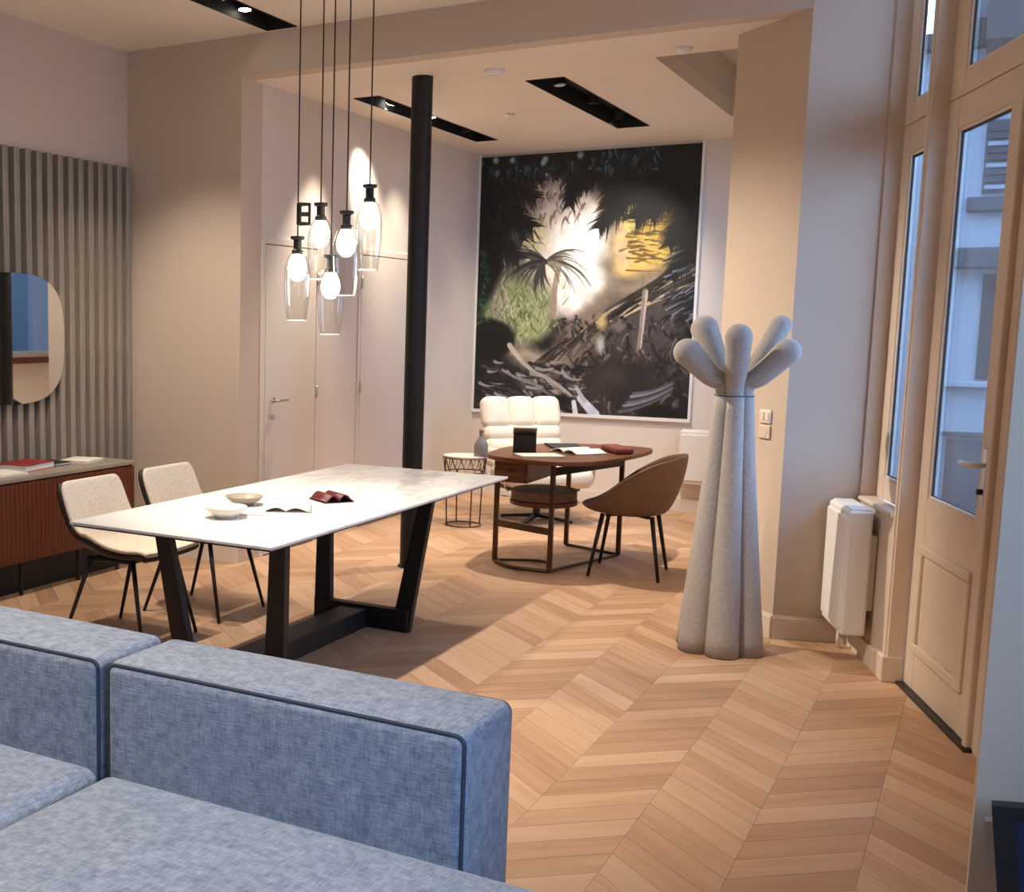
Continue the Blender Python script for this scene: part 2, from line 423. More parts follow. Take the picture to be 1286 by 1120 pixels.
c2 = plate(XA, -.85, YF+.14, YB, ZA, ZA+.1, [SLOTS[1][:4], SLOTS[2][:4], COFF])
struct(c2.build('ceiling_alcove', m_ceil), 'lower white ceiling of the alcove with two black light slots', 'ceiling')
cf = MB(); x0, x1, y0, y1 = COFF
cf.box(x0-.02, x0, y0-.02, y1+.02, ZA+.1, ZA+.36).box(x1, x1+.02, y0-.02, y1+.02, ZA+.1, ZA+.36).box(x0, x1, y0-.02, y0, ZA+.1, ZA+.36).box(x0, x1, y1, y1+.02, ZA+.1, ZA+.36).box(x0-.02, x1+.02, y0-.02, y1+.02, ZA+.36, ZA+.38)
struct(cf.build('ceiling_coffer', m_alc), 'recessed grey coffer in the alcove ceiling beside the pier', 'ceiling recess')
struct(box_ob('wall_left', (XL-.15, XL, -2.6, YF+.2, 0, ZC+.1), m_wall), 'long beige side wall carrying the slatted panel', 'wall')
struct(box_ob('wall_front', (XL, XA, YF, YF+.25, 0, ZC+.1), m_wall), 'narrow beige return wall between slatted panel and alcove', 'wall')
struct(box_ob('wall_beam', (XA, -.895, YF, YF+.14, ZA, ZC+.1), m_wall), 'beige downstand beam across the alcove opening', 'beam')
struct(box_ob('wall_alcove', (XA-.15, XA, YF+.25, YB+.15, 0, ZA+.4), m_alc), 'pale alcove side wall with two flush doors', 'wall')
struct(box_ob('wall_back', (XA, -.9, YB, YB+.15, 0, ZA+.4), m_alc), 'pale alcove end wall carrying the jungle mural', 'wall')
struct(MB().prism(PIER, 0, ZC+.1).build('wall_pier', m_wall), 'cream pier with splayed window reveal beside the coat rack', 'wall')
# hidden alcove side with its window (seen in the mirror)
WY0, WY1, WZ0, WZ1 = 7.6, 9.76, 1.2, 2.75
mb = MB().box(-1.304, -1.18, 7.3, WY0, 0, ZA+.4).box(-1.304, -1.18, WY1, YB, 0, ZA+.4).box(-1.304, -1.18, WY0, WY1, 0, WZ0).box(-1.304, -1.18, WY0, WY1, WZ1, ZA+.4)
struct(mb.build('wall_alcove_right', m_alc), 'alcove wall with a window, behind the pier', 'wall')
wi = struct(empty('window_4', (-1.24, (WY0+WY1)/2, WZ0)), 'alcove window with dusky blue panes and dark sill', 'window')
hw = (WY1-WY0)/2
MB().box(-.02, .02, -hw, -hw+.05, 0, WZ1-WZ0).box(-.02, .02, hw-.05, hw, 0, WZ1-WZ0).box(-.02, .02, -.03, .03, 0, WZ1-WZ0).box(-.02, .02, -hw, hw, 0, .05).box(-.02, .02, -hw, hw, WZ1-WZ0-.05, WZ1-WZ0).build('window_frame', m_trim, wi)
for s in (-1, 1): box_ob('pane', (-.004, .004, min(s*.03, s*(hw-.05)), max(s*.03, s*(hw-.05)), .05, WZ1-WZ0-.05), m_glass, wi)
box_ob('window_sill', (-.16, .02, -hw-.1, hw+.1, -.07, -.005), m_walnut, wi, .006)
# near wall block beside the camera, bay behind it
struct(MB().prism([FP(.95, .0), FP(.95, .10), FP(3.3, .10), (.9, 2.55), (.0215, 2.55)], 0, ZC+.1).build('wall_near', m_wall), 'wall end beside the french door, near the sofa', 'wall')
BY0, BY1, BZ0, BZ1 = .50, 1.95, 1.0, 2.3
mb = MB().box(.78, .9, BY1, 2.55, 0, ZC+.1).box(.78, .9, -2.6, BY0, 0, ZC+.1).box(.78, .9, BY0, BY1, 0, BZ0).box(.78, .9, BY0, BY1, BZ1, ZC+.1)
struct(mb.build('wall_right', m_wall), 'window wall on the street side beside the sofa', 'wall')
wi = struct(empty('window_5', (.86, (BY0+BY1)/2, BZ0)), 'wide street window beside the sofa', 'window')
hw = (BY1-BY0)/2; hz = BZ1-BZ0
mb = MB()
for c in (-hw+.03, 0, hw-.03): mb.box(-.03, .03, c-.03, c+.03, 0, hz)
mb.box(-.03, .03, -hw, hw, 0, .06).box(-.03, .03, -hw, hw, hz-.06, hz).build('window_frame', m_joint, wi)
for s in (-1, 1): box_ob('pane', (-.004, .004, min(s*.03, s*(hw-.06)), max(s*.03, s*(hw-.06)), .06, hz-.06), m_glass, wi)
struct(box_ob('wall_rear', (XL, .9, -2.75, -2.6, 0, ZC+.1), m_wall), 'plain beige wall behind the sofa end of the room', 'wall')

# baseboards
BH = .11
def skirt(name, a, b, label, th=.015, h=BH, mat_=m_trim):
    a = Vector(a); b = Vector(b); d = (b-a).normalized(); n = Vector((d.y, -d.x))*th
    mb = MB().prism([tuple(a), tuple(b), tuple(b+n), tuple(a+n)], 0, h)
    mb.prism([tuple(a), tuple(b), tuple(b+n*.55), tuple(a+n*.55)], h, h+.012)
    return struct(mb.build(name, mat_), label, 'baseboard')
skirt('baseboard_back', (XA, YB), (-1.304, YB), 'white baseboard along the mural wall')
skirt('baseboard_pier', (-1.304, 6.803), (-.898, 6.43), 'cream baseboard on the pier behind the coat rack')
skirt('baseboard_splay', (-.898, 6.43), (-.56, 6.543), 'pale baseboard under the blue lit splayed reveal')
skirt('baseboard_front', (XL, YF), (XA, YF), 'beige baseboard on the return wall beside the alcove')
skirt('baseboard_alcove', (XA, 6.7-.04), (XA, YF+.0), 'short baseboard beside the first alcove door') if False else None
for n, (a, b) in enumerate(((9.1, YB), (7.47, 8.05))):
    struct(MB().box(XA, XA+.015, a, b, 0, BH).build('baseboard_alcove', m_trim), ('baseboard between second alcove door and mural wall', 'short baseboard between the two alcove doors')[n], 'baseboard')

# alcove doors
def flush_door(name, y0, y1, hand_y, label, hinge_y):
    zt = 2.105
    e = struct(empty(name, (XA, (y0+y1)/2, 0)), label, 'door'); h = (y1-y0)/2
    MB().box(.0, .010, -h-.045, -h, 0, zt+.045).box(0, .010, h, h+.045, 0, zt+.045).box(0, .010, -h, h, zt, zt+.045).build('door_frame', m_alc, e, bevel=.003)
    MB().box(.0, .003, -h, h, 0, zt).build('rebate', m_slatback, e)
    leaf = box_ob('door_leaf', (.002, .009, -h+.006, h-.006, .008, zt-.006), m_alc, e, .001)
    s = 1 if hand_y < (y0+y1)/2 else -1
    hy = hand_y-(y0+y1)/2
    hd = MB().lathe([(.024, -.004), (.024, .004)], n=16, cap0=True, cap1=True)
    hd.v = [(.02+p[2], hy+p[0], 1.06+p[1]) for p in hd.v]
    hd.tube([(.02, hy, 1.06), (.062, hy, 1.06), (.066, hy+s*.01, 1.06), (.066, hy+s*.125, 1.06)], .009, 8)
    hd.build('door_handle', m_chrome, e, smooth=True)
    k = MB().lathe([(.022, -.003), (.022, .004)], n=16, cap0=True, cap1=True); k.v = [(.02+p[2], hy+p[0], .945+p[1]) for p in k.v]
    k.build('keyhole_plate', m_chrome, e)
    for z in (.25, 1.05, 1.85):
        MB().tube([(.02, hinge_y-(y0+y1)/2, z), (.02, hinge_y-(y0+y1)/2, z+.09)], .009, 8).build('hinge', m_chrome, e, smooth=True)
    return e
flush_door('door_2', 6.725, 7.42, 6.82, 'pale flush door nearest the beige return wall', 7.425)
flush_door('door_3', 8.115, 9.03, 8.93, 'pale flush door next to the mural wall', 8.11)

# ------------------------------------------------------------------ street facade: sidelight, french door, post, transoms
RZF = math.atan2(SD.y, SD.x)
def fempty(name, label, cat): return struct(empty(name, (OF.x, OF.y, 0), RZF), label, cat)
# wall left of the sidelight, apron below it, lintel over everything  (local x = along facade, y = outwards)
e = fempty('wall_window', 'cream window wall around the sidelight above the radiator', 'wall')
MB().box(-.80, -.655, -.07, .03, 0, ZC+.1).build('wall_strip', m_wall, e)
MB().box(-.655, -.052, -.07, .12, 0, .748).build('apron', m_wall, e)
MB().box(-.655, 1.05, -.0, .10, 3.30, ZC+.1).build('lintel', m_wall, e)
box_ob('transom_bar', (-.655, .93, .018, .05, 2.525, 2.575), m_dark, e)
box_ob('window_sill', (-.655, -.052, -.082, .0, .742, .765), m_joint, e, .008)
MB().box(-.655, -.052, -.085, -.07, 0, .10).build('skirting', m_trim, e)
p = fempty('trim_1', 'moulded cream post between sidelight and french door', 'door post')
box_ob('shaft', (-.05, 0, -.072, .03, 0, 3.30), m_joint, p, .006)
box_ob('plinth', (-.13, .004, -.092, .0, 0, .12), m_joint, p, .006)
MB().box(-.036, -.014, -.079, -.06, .12, 3.30).build('bead', m_joint, p, bevel=.005)
def glazed(name, label, s0, s1, z0, z1, gl, parts=(), dep=(-.0, .030), kind='window'):
    e = fempty(name, label, kind); a, b, c, d = gl; y0, y1 = dep
    box_ob('stile', (s0, a, y0, y1, z0, z1), m_joint, e, .004); box_ob('stile', (b, s1, y0, y1, z0, z1), m_joint, e, .004)
    box_ob('rail', (a, b, y0+.001, y1, d, z1), m_joint, e, .004); box_ob('rail', (a, b, y0+.001, y1, z0, c), m_joint, e, .004)
    yg = y0+.020
    box_ob('pane', (a-.005, b+.005, yg, yg+.008, c-.005, d+.005), m_glass, e)
    t = .014  # glazing bead, dark gasket outside
    MB().box(a, a+t, y0+.006, yg, c, d).box(b-t, b, y0+.006, yg, c, d).box(a+t, b-t, y0+.006, yg, c, c+t).box(a+t, b-t, y0+.006, yg, d-t, d).build('glazing_bead', m_trim, e, bevel=.003)
    g_ = .010
    MB().box(a+t, a+t+g_, yg-.006, yg+.001, c+t, d-t).box(b-t-g_, b-t, yg-.006, yg+.001, c+t, d-t).box(a+t, b-t, yg-.006, yg+.001, d-t-g_, d-t).box(a+t, b-t, yg-.006, yg+.001, c+t, c+t+g_*.4).build('gasket', m_black, e)
    return e
glazed('window_1', 'tall narrow sidelight pane above the radiator', -.655, -.052, .765, 2.545, (-.54, -.10, .868, 2.41))
glazed('window_3', 'upper fixed pane over the sidelight', -.655, -.052, 2.549, 3.30, (-.53, -.10, 2.645, 3.22))
glazed('window_2', 'transom pane above the french door', .005, .886, 2.549, 3.30, (.16, .775, 2.645, 3.22))
d = glazed('door_1', 'cream glazed french door with a moulded lower panel', .005, .85, .012, 2.545, (.13, .715, .864, 2.42), kind='door')
# lower raised panel and its mouldings
box_ob('panel', (.175, .68, -.006, .01, .235, .615), m_joint, d, .006)
MB().box(.12, .74, -.014, .004, .62, .664).box(.12, .74, -.014, .004, .18, .224).box(.12, .16, -.014, .004, .224, .62).box(.70, .74, -.014, .004, .224, .62).build('moulding', m_joint, d, bevel=.008, seg=3)
box_ob('astragal', (.845, .885, -.022, .03, .012, 2.545), m_joint, d, .007, seg=3)
h = MB().box(.775, .815, -.012, .0, .92, 1.15)
h.build('handle_plate', m_chrome, d, bevel=.003)
MB().tube([(.795, -.01, 1.085), (.795, -.055, 1.085), (.785, -.06, 1.085), (.69, -.06, 1.083)], .010, 10).build('door_handle', m_white, d, smooth=True)
k = MB().tube([(.795, -.01, .985), (.795, -.028, .985)], .011, 10); k.build('lock', m_dark, d, smooth=True)
box_ob('threshold', (0, .9, -.03, .12, -.012, .012), m_dark, d)
jb = fempty('trim_2', 'cream jamb behind the wall end beside the french door', 'door jamb')
box_ob('jamb', (.886, .96, -.0, .05, 0, 3.30), m_joint, jb, .004)

# radiator
r = empty('radiator', (*FP(-.45, -.142), .14), RZF, 'white electric panel radiator below the narrow sidelight', 'radiator')
def radiator_body(r, w, dp, hgt, n):
    box_ob('body', (-w/2, w/2, -dp/2, dp/2*.55, .0, hgt), m_white, r, .014, seg=3)
    box_ob('front_panel', (-w/2+.012, w/2-.012, -dp/2-.010, -dp/2+.02, .03, hgt-.03), m_white, r, .010, seg=3)
    box_ob('top_grille', (-w/2+.015, w/2-.015, -dp/2+.015, dp/2*.5, hgt-.004, hgt+.008), m_white, r, .003)
    for x in (-w*.35, w*.35): box_ob('wall_bracket', (x-.02, x+.02, dp/2*.5, dp/2, .12, hgt-.12), m_white, r)
radiator_body(r, .40, .14, .60, 5)
MB().tube([(-.12, .0, .01), (-.12, .0, -.14)], .011, 10).build('pipe', m_white, r, smooth=True)
r = empty('radiator', (-2.02, YB-.06, .25), 0, 'white low panel radiator on the mural wall behind the brown chair', 'radiator')
radiator_body(r, .50, .10, .46, 6)

# light switch and socket on the pier
pv = Vector((-1.304+.898, 6.803-6.43)).normalized(); pa = math.atan2(-pv.y, -pv.x)
pc = Vector((-.898, 6.43))+pv*.145; pn = Vector((pv.y*-1, pv.x))   # outward = towards camera
pn = Vector((-.677, -.736)) if Vector((pv.y, -pv.x)).dot(Vector((0, -1))) < 0 else Vector((pv.y, -pv.x))
if pn.y > 0: pn = -pn
for nm, z, lab in (('light_switch', 1.135, 'white double light switch plate on the pier'), ('wall_socket', 1.055, 'beige socket plate under the switch on the pier')):
    e = empty(nm, (pc.x, pc.y, z), pa, lab, nm.replace('_', ' '))
    box_ob('plate', (-.042, .042, -.011, 0, -.034, .034), m_white if nm == 'light_switch' else m_joint, e, .004)
    if nm == 'light_switch':
        for s in (-1, 1): box_ob('rocker', (s*.019-.015, s*.019+.015, -.016, -.009, -.022, .022), m_trim, e, .002)
    else:
        k = MB().lathe([(.024, -.002), (.024, .003)], n=16, cap0=True, cap1=True); k.v = [(p[0], -.011+p[2], p[1]) for p in k.v]
        k.build('socket', m_joint, e)

# ------------------------------------------------------------------ outside: courtyard
g = box_ob('ground_outside', (-6, 14, 2, 30, -.6, -.42), m_asph); struct(g, 'grey pavement outside the french door', 'pavement')
b = empty('neighbouring_house', (-.4, 14, -.42), 0, 'pale rendered house across the yard with shutters and dark eaves', 'building')
box_ob('wall', (-5, 6, 0, .4, 0, 4.75), m_stone, b)
box_ob('eaves', (.06, 5, -1.4, .3, 4.55, 5.1), m_slate, b)
MB().prism([(-4.6, -.2), (.1, -.2), (.1, .2), (-4.6, .2)], 4.75, 4.9).build('gutter', m_slate, b)
rf = MB().add([(-.15, -.9, 4.85), (6, -.9, 4.85), (6, 5, 8.6), (-.15, 5, 8.6), (-.15, -.9, 4.6), (6, -.9, 4.6), (6, 5, 8.2), (-.15, 5, 8.2)], [(0,1,2,3),(7,6,5,4),(0,4,5,1),(1,5,6,2),(2,6,7,3),(3,7,4,0)]).build('roof', m_slate, b)
sh = MB().box(.10, .62, -.03, .0, 3.34, 4.05).build('shutter', m_shut, b)
for i in range(9): box_ob('slat', (.12, .60, -.055, -.03, 3.38+i*.07, 3.42+i*.07), m_stone if i % 3 == 0 else m_shut, sh)
box_ob('ledge', (-.02, .75, -.16, 0, 3.16, 3.30), m_shut, b, .02)
box_ob('ledge', (-.10, .70, -.30, 0, 2.60, 2.80), m_shut, b, .02)
box_ob('window', (.18, .75, -.02, .01, 1.50, 2.55), m_slate, b)
box_ob('window_sill', (-.08, .40, -.14, 0, 1.42, 1.48), m_stone, b, .01)
box_ob('window_sill', (-.08, .40, -.10, 0, .92, .96), m_shut, b, .01)
box_ob('cellar_door', (-.02, .36, -.03, .0, .10, .88), m_shut, b)
for x in (-1.25, -.85): box_ob('pilaster', (x, x+.12, -.08, 0, 0, 4.7), m_stone, b)

yw = empty('sky_screen_wall', (.75, 9.6, -.42), 0, 'dark wall added outside the alcove window to screen the sky', 'wall')  # wall added to cut the bright sky the mirror would reflect
box_ob('wall', (0, .25, -1.6, 2.4, 0, 4.2), m_shut, yw)
box_ob('coping', (-.04, .29, -1.62, 2.42, 4.2, 4.28), m_shut, yw)

# ------------------------------------------------------------------ column
cl = empty('column', (-3.20, 6.99, 0)); struct(cl, 'black round steel column standing behind the dining table', 'column')
MB().lathe([(.066, 0), (.066, ZA)], n=28, cap0=True, cap1=True).build('shaft', m_black, cl, smooth=False)
MB().lathe([(.078, 0), (.078, .012)], n=28, cap0=True, cap1=True).build('base_plate', m_black, cl)

# ------------------------------------------------------------------ ceiling slots with spots
labs = ['black recessed light slot in the main ceiling reaching the beam', 'black recessed light slot nearest the alcove doors',
        'black recessed light slot in the middle of the alcove ceiling', 'black recessed slot added out of view over the sofa as fill light']
slot_spots = [[(5.02, (-2.75, 5.05, .75), 112, 62, 1), (6.05, (-3.95, 6.0, 0), 16, 50, 1), (4.80, (-4.62, 6.43, .9), 120, 56, 0), (4.45, (-3.9, 4.6, 0), 130, 80, 1), (5.72, (-1.08, 6.60, 1.4), 700, 40, 0)],
              [(7.88, (-4.19, 8.12, 2.6), 110, 44, 1), (8.6, (-3.6, 8.9, 0), 110, 80, 1), (9.3, (-3.6, 10.4, .9), 20, 60, 0), (7.50, (-4.12, 7.0, .2), 150, 54, 0)],
              [(7.85, (-2.3, 7.7, 0), 200, 85, 2), (8.6, (-2.7, 9.2, .3), 110, 75, 0), (9.25, (-3.1, 10.4, 1.4), 120, 85, 0)],
              [(1.9, (-1.8, 2.1, .5), 235, 80, 0), (3.65, (-1.95, 4.9, 0), 310, 68, 0), (3.3, (-4.6, 4.2, 1.5), 60, 80, 0)]]  # spots of the added slot: fill for sofa, floor and side wall
for k, (x0, x1, y0, y1, z) in enumerate(SLOTS):
    e = empty('recessed_light_slot', ((x0+x1)/2, (y0+y1)/2, z), 0, labs[k], 'ceiling light', 'black recessed ceiling light slots')
    hx, hy = (x1-x0)/2-.001, (y1-y0)/2-.001
    mb = MB().box(-hx, -hx+.008, -hy, hy, -.004, .12).box(hx-.008, hx, -hy, hy, -.004, .12).box(-hx, hx, -hy, -hy+.008, -.004, .12).box(-hx, hx, hy-.008, hy, -.004, .12).box(-hx, hx, -hy, hy, .11, .12)
    mb.build('housing', m_slot, e)
    for (y, tg, wt, an, lit) in slot_spots[k]:
        yy = y-(y0+y1)/2; src = Vector((0, yy, .035)); ax = (Vector(tg)-Vector(((x0+x1)/2, y, z+.035))).normalized()
        sx = -.045 if k < 3 else 0
        if y in (5.72,): sx = .045
        src.x = sx
        lamp = MB().tube([src-ax*.07, src-ax*.005], .042, 16).build('spot_lamp', m_slot if lit != 2 else m_dark, e, smooth=False)
        MB().tube([src-ax*.006, src-ax*.001], .036, 16).build('lens', m_lens if lit == 1 else m_lens0, lamp)
        spot('spot', ((x0+x1)/2+src.x+ax.x*.012, y+ax.y*.012, z+.035+ax.z*.012), tg, wt, an, .95, .035)
for (x, y, nm, lab, r_) in ((-2.74, 7.02, 'smoke_detector', 'round white smoke detector on the alcove ceiling near the column', .06), (-3.19, 8.51, 'ceiling_sensor', 'tiny round sensor on the alcove ceiling between the slots', .035), (-1.62, 6.98, 'ceiling_sensor', 'small round sensor on the alcove ceiling beside the coffer', .045)):
    e = empty(nm, (x, y, ZA), 0, lab, 'sensor')
    MB().lathe([(r_, 0), (r_, -.012), (r_*.75, -.028), (0.001, -.032)], n=20, cap0=True).build('housing', m_white, e, smooth=True)
    MB().lathe([(r_*.3, -.027), (r_*.3, -.034)], n=12, cap0=True, cap1=True).build('grille', m_trim, e)

# ------------------------------------------------------------------ slatted panel, mirror, sideboard
e = empty('slat_wall_panel', (XL, 5.0, 0), 0, 'grey oak vertical slat panel behind the mirror and sideboard', 'wall panel')
box_ob('backing', (0, .012, -1.6, 1.425, .02, 2.607), m_slatback, e)
sl = MB().box(-.026, .026, -.0235, .0235, .0, 2.587).build('slat', m_slat, e, bevel=.003, loc=(.038, 1.36, .02))
for i in range(1, 30):
    o = sl.copy(); COL.objects.link(o); o.parent = e; o.location = (.038, 1.36-i*.0965, .02)
mr = empty('wall_mirror', (XL+.066, 5.205, 1.475), 0, 'rounded frameless mirror hung on the slatted panel', 'mirror')
def srect(a, b, n, k=3.1):
    return [(math.copysign(abs(math.cos(t))**(2/k), math.cos(t))*a, math.copysign(abs(math.sin(t))**(2/k), math.sin(t))*b) for t in [2*PI*i/n for i in range(n)]]
def flat_x(pts, x0, x1):
    n = len(pts); mb = MB(); mb.add([(x0, p[0], p[1]) for p in pts]+[(x1, p[0], p[1]) for p in pts], [tuple(range(n-1, -1, -1)), tuple(range(n, 2*n))]+[(i, (i+1) % n, n+(i+1) % n, n+i) for i in range(n)]); return mb
flat_x(srect(.455, .385, 72), 0, .02).build('backing_board', m_dark, mr)
flat_x(srect(.462, .392, 72), .02, .026).build('mirror_glass', m_mirror, mr)
# sideboard
sb = empty('sideboard', (-4.855, 4.85, 0), 0, 'reddish walnut tambour sideboard with stone top below the mirror', 'sideboard')
box_ob('body', (-.17, .165, -1.1, 1.1, .20, .675), m_walnut, sb, .004)
box_ob('top', (-.175, .185, -1.11, 1.11, .675, .70), m_taupe, sb, .004)
ts = MB().box(-.012, .012, -.0165, .0165, .0, .455).build('slat', m_walnut, sb, bevel=.005, loc=(.176, 1.075, .21))
for i in range(1, 62):
    o = ts.copy(); COL.objects.link(o); o.parent = sb; o.location = (.176, 1.075-i*.0352, .21)
for y in (-.95, .1, .6, .98):
    for x in (.13,): MB().tube([(x, y, 0), (x, y, .2)], .012, 8).build('leg', m_black, sb)
box_ob('plinth', (-.16, .06, -1.05, 1.05, 0, .2), m_black, sb)  # black block stands in for the deep shade beneath the body
def book(name, x, y, z, w, l, h, rz, m, label, cat='book', group=None, pages=True):
    e = empty(name, (x, y, z), rz, label, cat, group)
    MB().box(-w/2, w/2, -l/2, l/2, 0, .004).box(-w/2, w/2, -l/2, l/2, h-.004, h).box(-w/2, -w/2+.004, -l/2, l/2, 0, h).build('cover', m, e)
    if pages: box_ob('pages', (-w/2+.004, w/2-.005, -l/2+.005, l/2-.005, .004, h-.004), m_paper, e)
    return e
book('book', -4.93, 5.22, .70, .22, .30, .04, .15, m_red, 'thick red book lying on the sideboard')
book('magazine', -4.86, 4.91, .70, .22, .28, .012, -.1, m_paper, 'white magazine lying in front of the red book on the sideboard', 'magazine')
book('book', -4.95, 5.47, .70, .2, .14, .02, .0, m_slate, 'dark grey book on the sideboard beside the red book')
book('magazine', -4.92, 5.72, .70, .2, .22, .014, .25, m_paper, 'pale grey magazine at the far end of the sideboard', 'magazine')
tr = empty('tray', (-4.86, 4.56, .70), 0, 'cream round shallow tray on the sideboard', 'tray')
MB().lathe([(.001, .0), (.10, 0), (.15, .03), (.147, .033), (.10, .008), (.001, .008)], n=28).build('dish', m_porc, tr, smooth=True)

# ------------------------------------------------------------------ dining table
TX0, TX1, TY0, TY1, TZ = -3.285, -2.28, 3.735, 6.26, .75
tb = empty('dining_table', ((TX0+TX1)/2, (TY0+TY1)/2, 0), 0, 'long white marble dining table on black angled steel legs', 'dining table')
hx, hy = (TX1-TX0)/2, (TY1-TY0)/2
box_ob('tabletop', (-hx, hx, -hy, hy, TZ-.014, TZ), m_marble, tb, .004)
box_ob('subtop', (-hx+.012, hx-.012, -hy+.012, hy-.012, TZ-.022, TZ-.014), m_dark, tb)
for sy in (-1, 1):
    yb, yt = (.48, .62) if sy > 0 else (-.78, -.88)
    for sx, xb, xt in ((1, .235, .31), (-1, -.225, -.30)):
        MB().beam((xb, yb, .0), (xt, yt, TZ-.022), .10, .045, .075, .045, up=(0, 1, 0)).build('leg', m_black, tb, bevel=.004)
    MB().box(-.27, .28, yb-.03, yb+.03, 0, .115).build('floor_bar', m_black, tb, bevel=.004)
    MB().box(-.36, .36, yt-.03, yt+.03, TZ-.05, TZ-.022).build('top_bar', m_black, tb)
MB().box(-.10, .05, -.75, .45, .0, .10).build('spine', m_black, tb, bevel=.004)
# things on the table
def bowl(x, y, z, r_, h, m, label, foot=.5):
    e = empty('bowl', (x, y, z), 0, label, 'bowl')
    pr = [(.001, .004), (r_*foot, .0), (r_*foot, .008), (r_*.8, h*.5), (r_, h), (r_-.006, h), (r_*.76, h*.55), (r_*.45, .014), (.001, .012)]
    MB().lathe(pr, n=32).build('body', m, e, smooth=True); return e
bowl(-2.80, 4.20, TZ, .095, .05, m_porc, 'cream porcelain bowl on the marble table')
bowl(-2.93, 4.55, TZ, .09, .042, m_taupe, 'taupe ceramic bowl on the marble table beside the magazine')
def open_book(name, x, y, z, w, l, rz, label, m=None, arch=.03, cov=None):
    e = empty(name, (x, y, z), rz, label, 'magazine')
    for sgn in (-1, 1):
        g = []
        for i in range(9):
            t = i/8; xx = sgn*t*w; zz = .004+arch*math.sin(PI*min(1, t*1.15))*(1-t*.45)
            g.append([(xx, -l/2, zz), (xx, 0, zz), (xx, l/2, zz)])
        sheet(g, .006*sgn, 'page_block', m or m_paper, e, 0)
    box_ob('cover', (-w-.004, w+.004, -l/2-.004, l/2+.004, 0, .003), cov or m_taupe, e)
    return e
open_book('magazine', -2.70, 4.55, TZ, .11, .19, .5, 'open glossy magazine on the marble table', None, .02)
book('booklet', -2.76, 4.36, TZ, .11, .15, .010, .5, m_paper, 'cream booklet between the two bowls', 'booklet')
open_book('brochure', -2.66, 4.90, TZ, .075, .16, 1.0, 'dark red folded brochure on the marble table', mat('maroon_print', lin((92, 30, 32)), .45), .035, m_slate)

# ------------------------------------------------------------------ dining chairs
def dining_chair(label):
    e = empty('dining_chair', (0, 0, 0), 0, label, 'chair', 'cream dining chairs at the marble table')
    prof = smooth_path([(-.31, 0, .785), (-.27, 0, .66), (-.225, 0, .53), (-.16, 0, .455), (-.04, 0, .432), (.10, 0, .445), (.21, 0, .462), (.245, 0, .452)], 4)
    n = len(prof); rows = []; rows2 = []
    for i, p in enumerate(prof):
        t = i/(n-1); row = []; row2 = []
        hw = .235+.02*math.sin(PI*t)
        if t < .08: hw -= .03*(1-t/.08)**2
        q = prof[min(i+1, n-1)]-prof[max(i-1, 0)]; q.normalize(); inw = Vector((-q.z, 0, q.x)); inw = inw if inw.z+inw.x > 0 else -inw
        c = .085*math.exp(-((t-.46)/.2)**2)+.015
        for j in range(13):
            u = -1+j/6; off = c*abs(u)**2.6
            v = Vector((p.x, u*hw, p.z))+inw*off
            row.append(v); row2.append(v-inw*.030)
        rows.append(row); rows2.append(row2)
    sheet(rows, .026, 'upholstery', m_cream, e)
    sheet(rows2, (.0285), 'shell', m_dark, e)
    fr = MB().tube([(-.16, -.17, .41), (.14, -.17, .42)], .011, 8).tube([(-.16, .17, .41), (.14, .17, .42)], .011, 8).tube([(-.12, -.17, .41), (-.12, .17, .41)], .011, 8).tube([(.12, -.17, .42), (.12, .17, .42)], .011, 8)
    fr.build('seat_frame', m_black, e, smooth=True)
    for x0, x1, s in ((-.13, -.27, -1), (-.13, -.27, 1), (.13, .23, -1), (.13, .23, 1)):
        MB().tube([(x0, s*.17, .425), (x1, s*.225, 0)], [.013, .009], 10).build('leg', m_black, e, smooth=True)
    return e
CH = dining_chair('cream upholstered dining chair closest to the sofa'); CH.location = (-3.645, 4.63, 0); CH.rotation_euler = (0, 0, .0)
c = copy_tree(CH); c['label'] = 'cream upholstered dining chair farther from the sofa'; c.location = (-3.645, 5.29, 0)

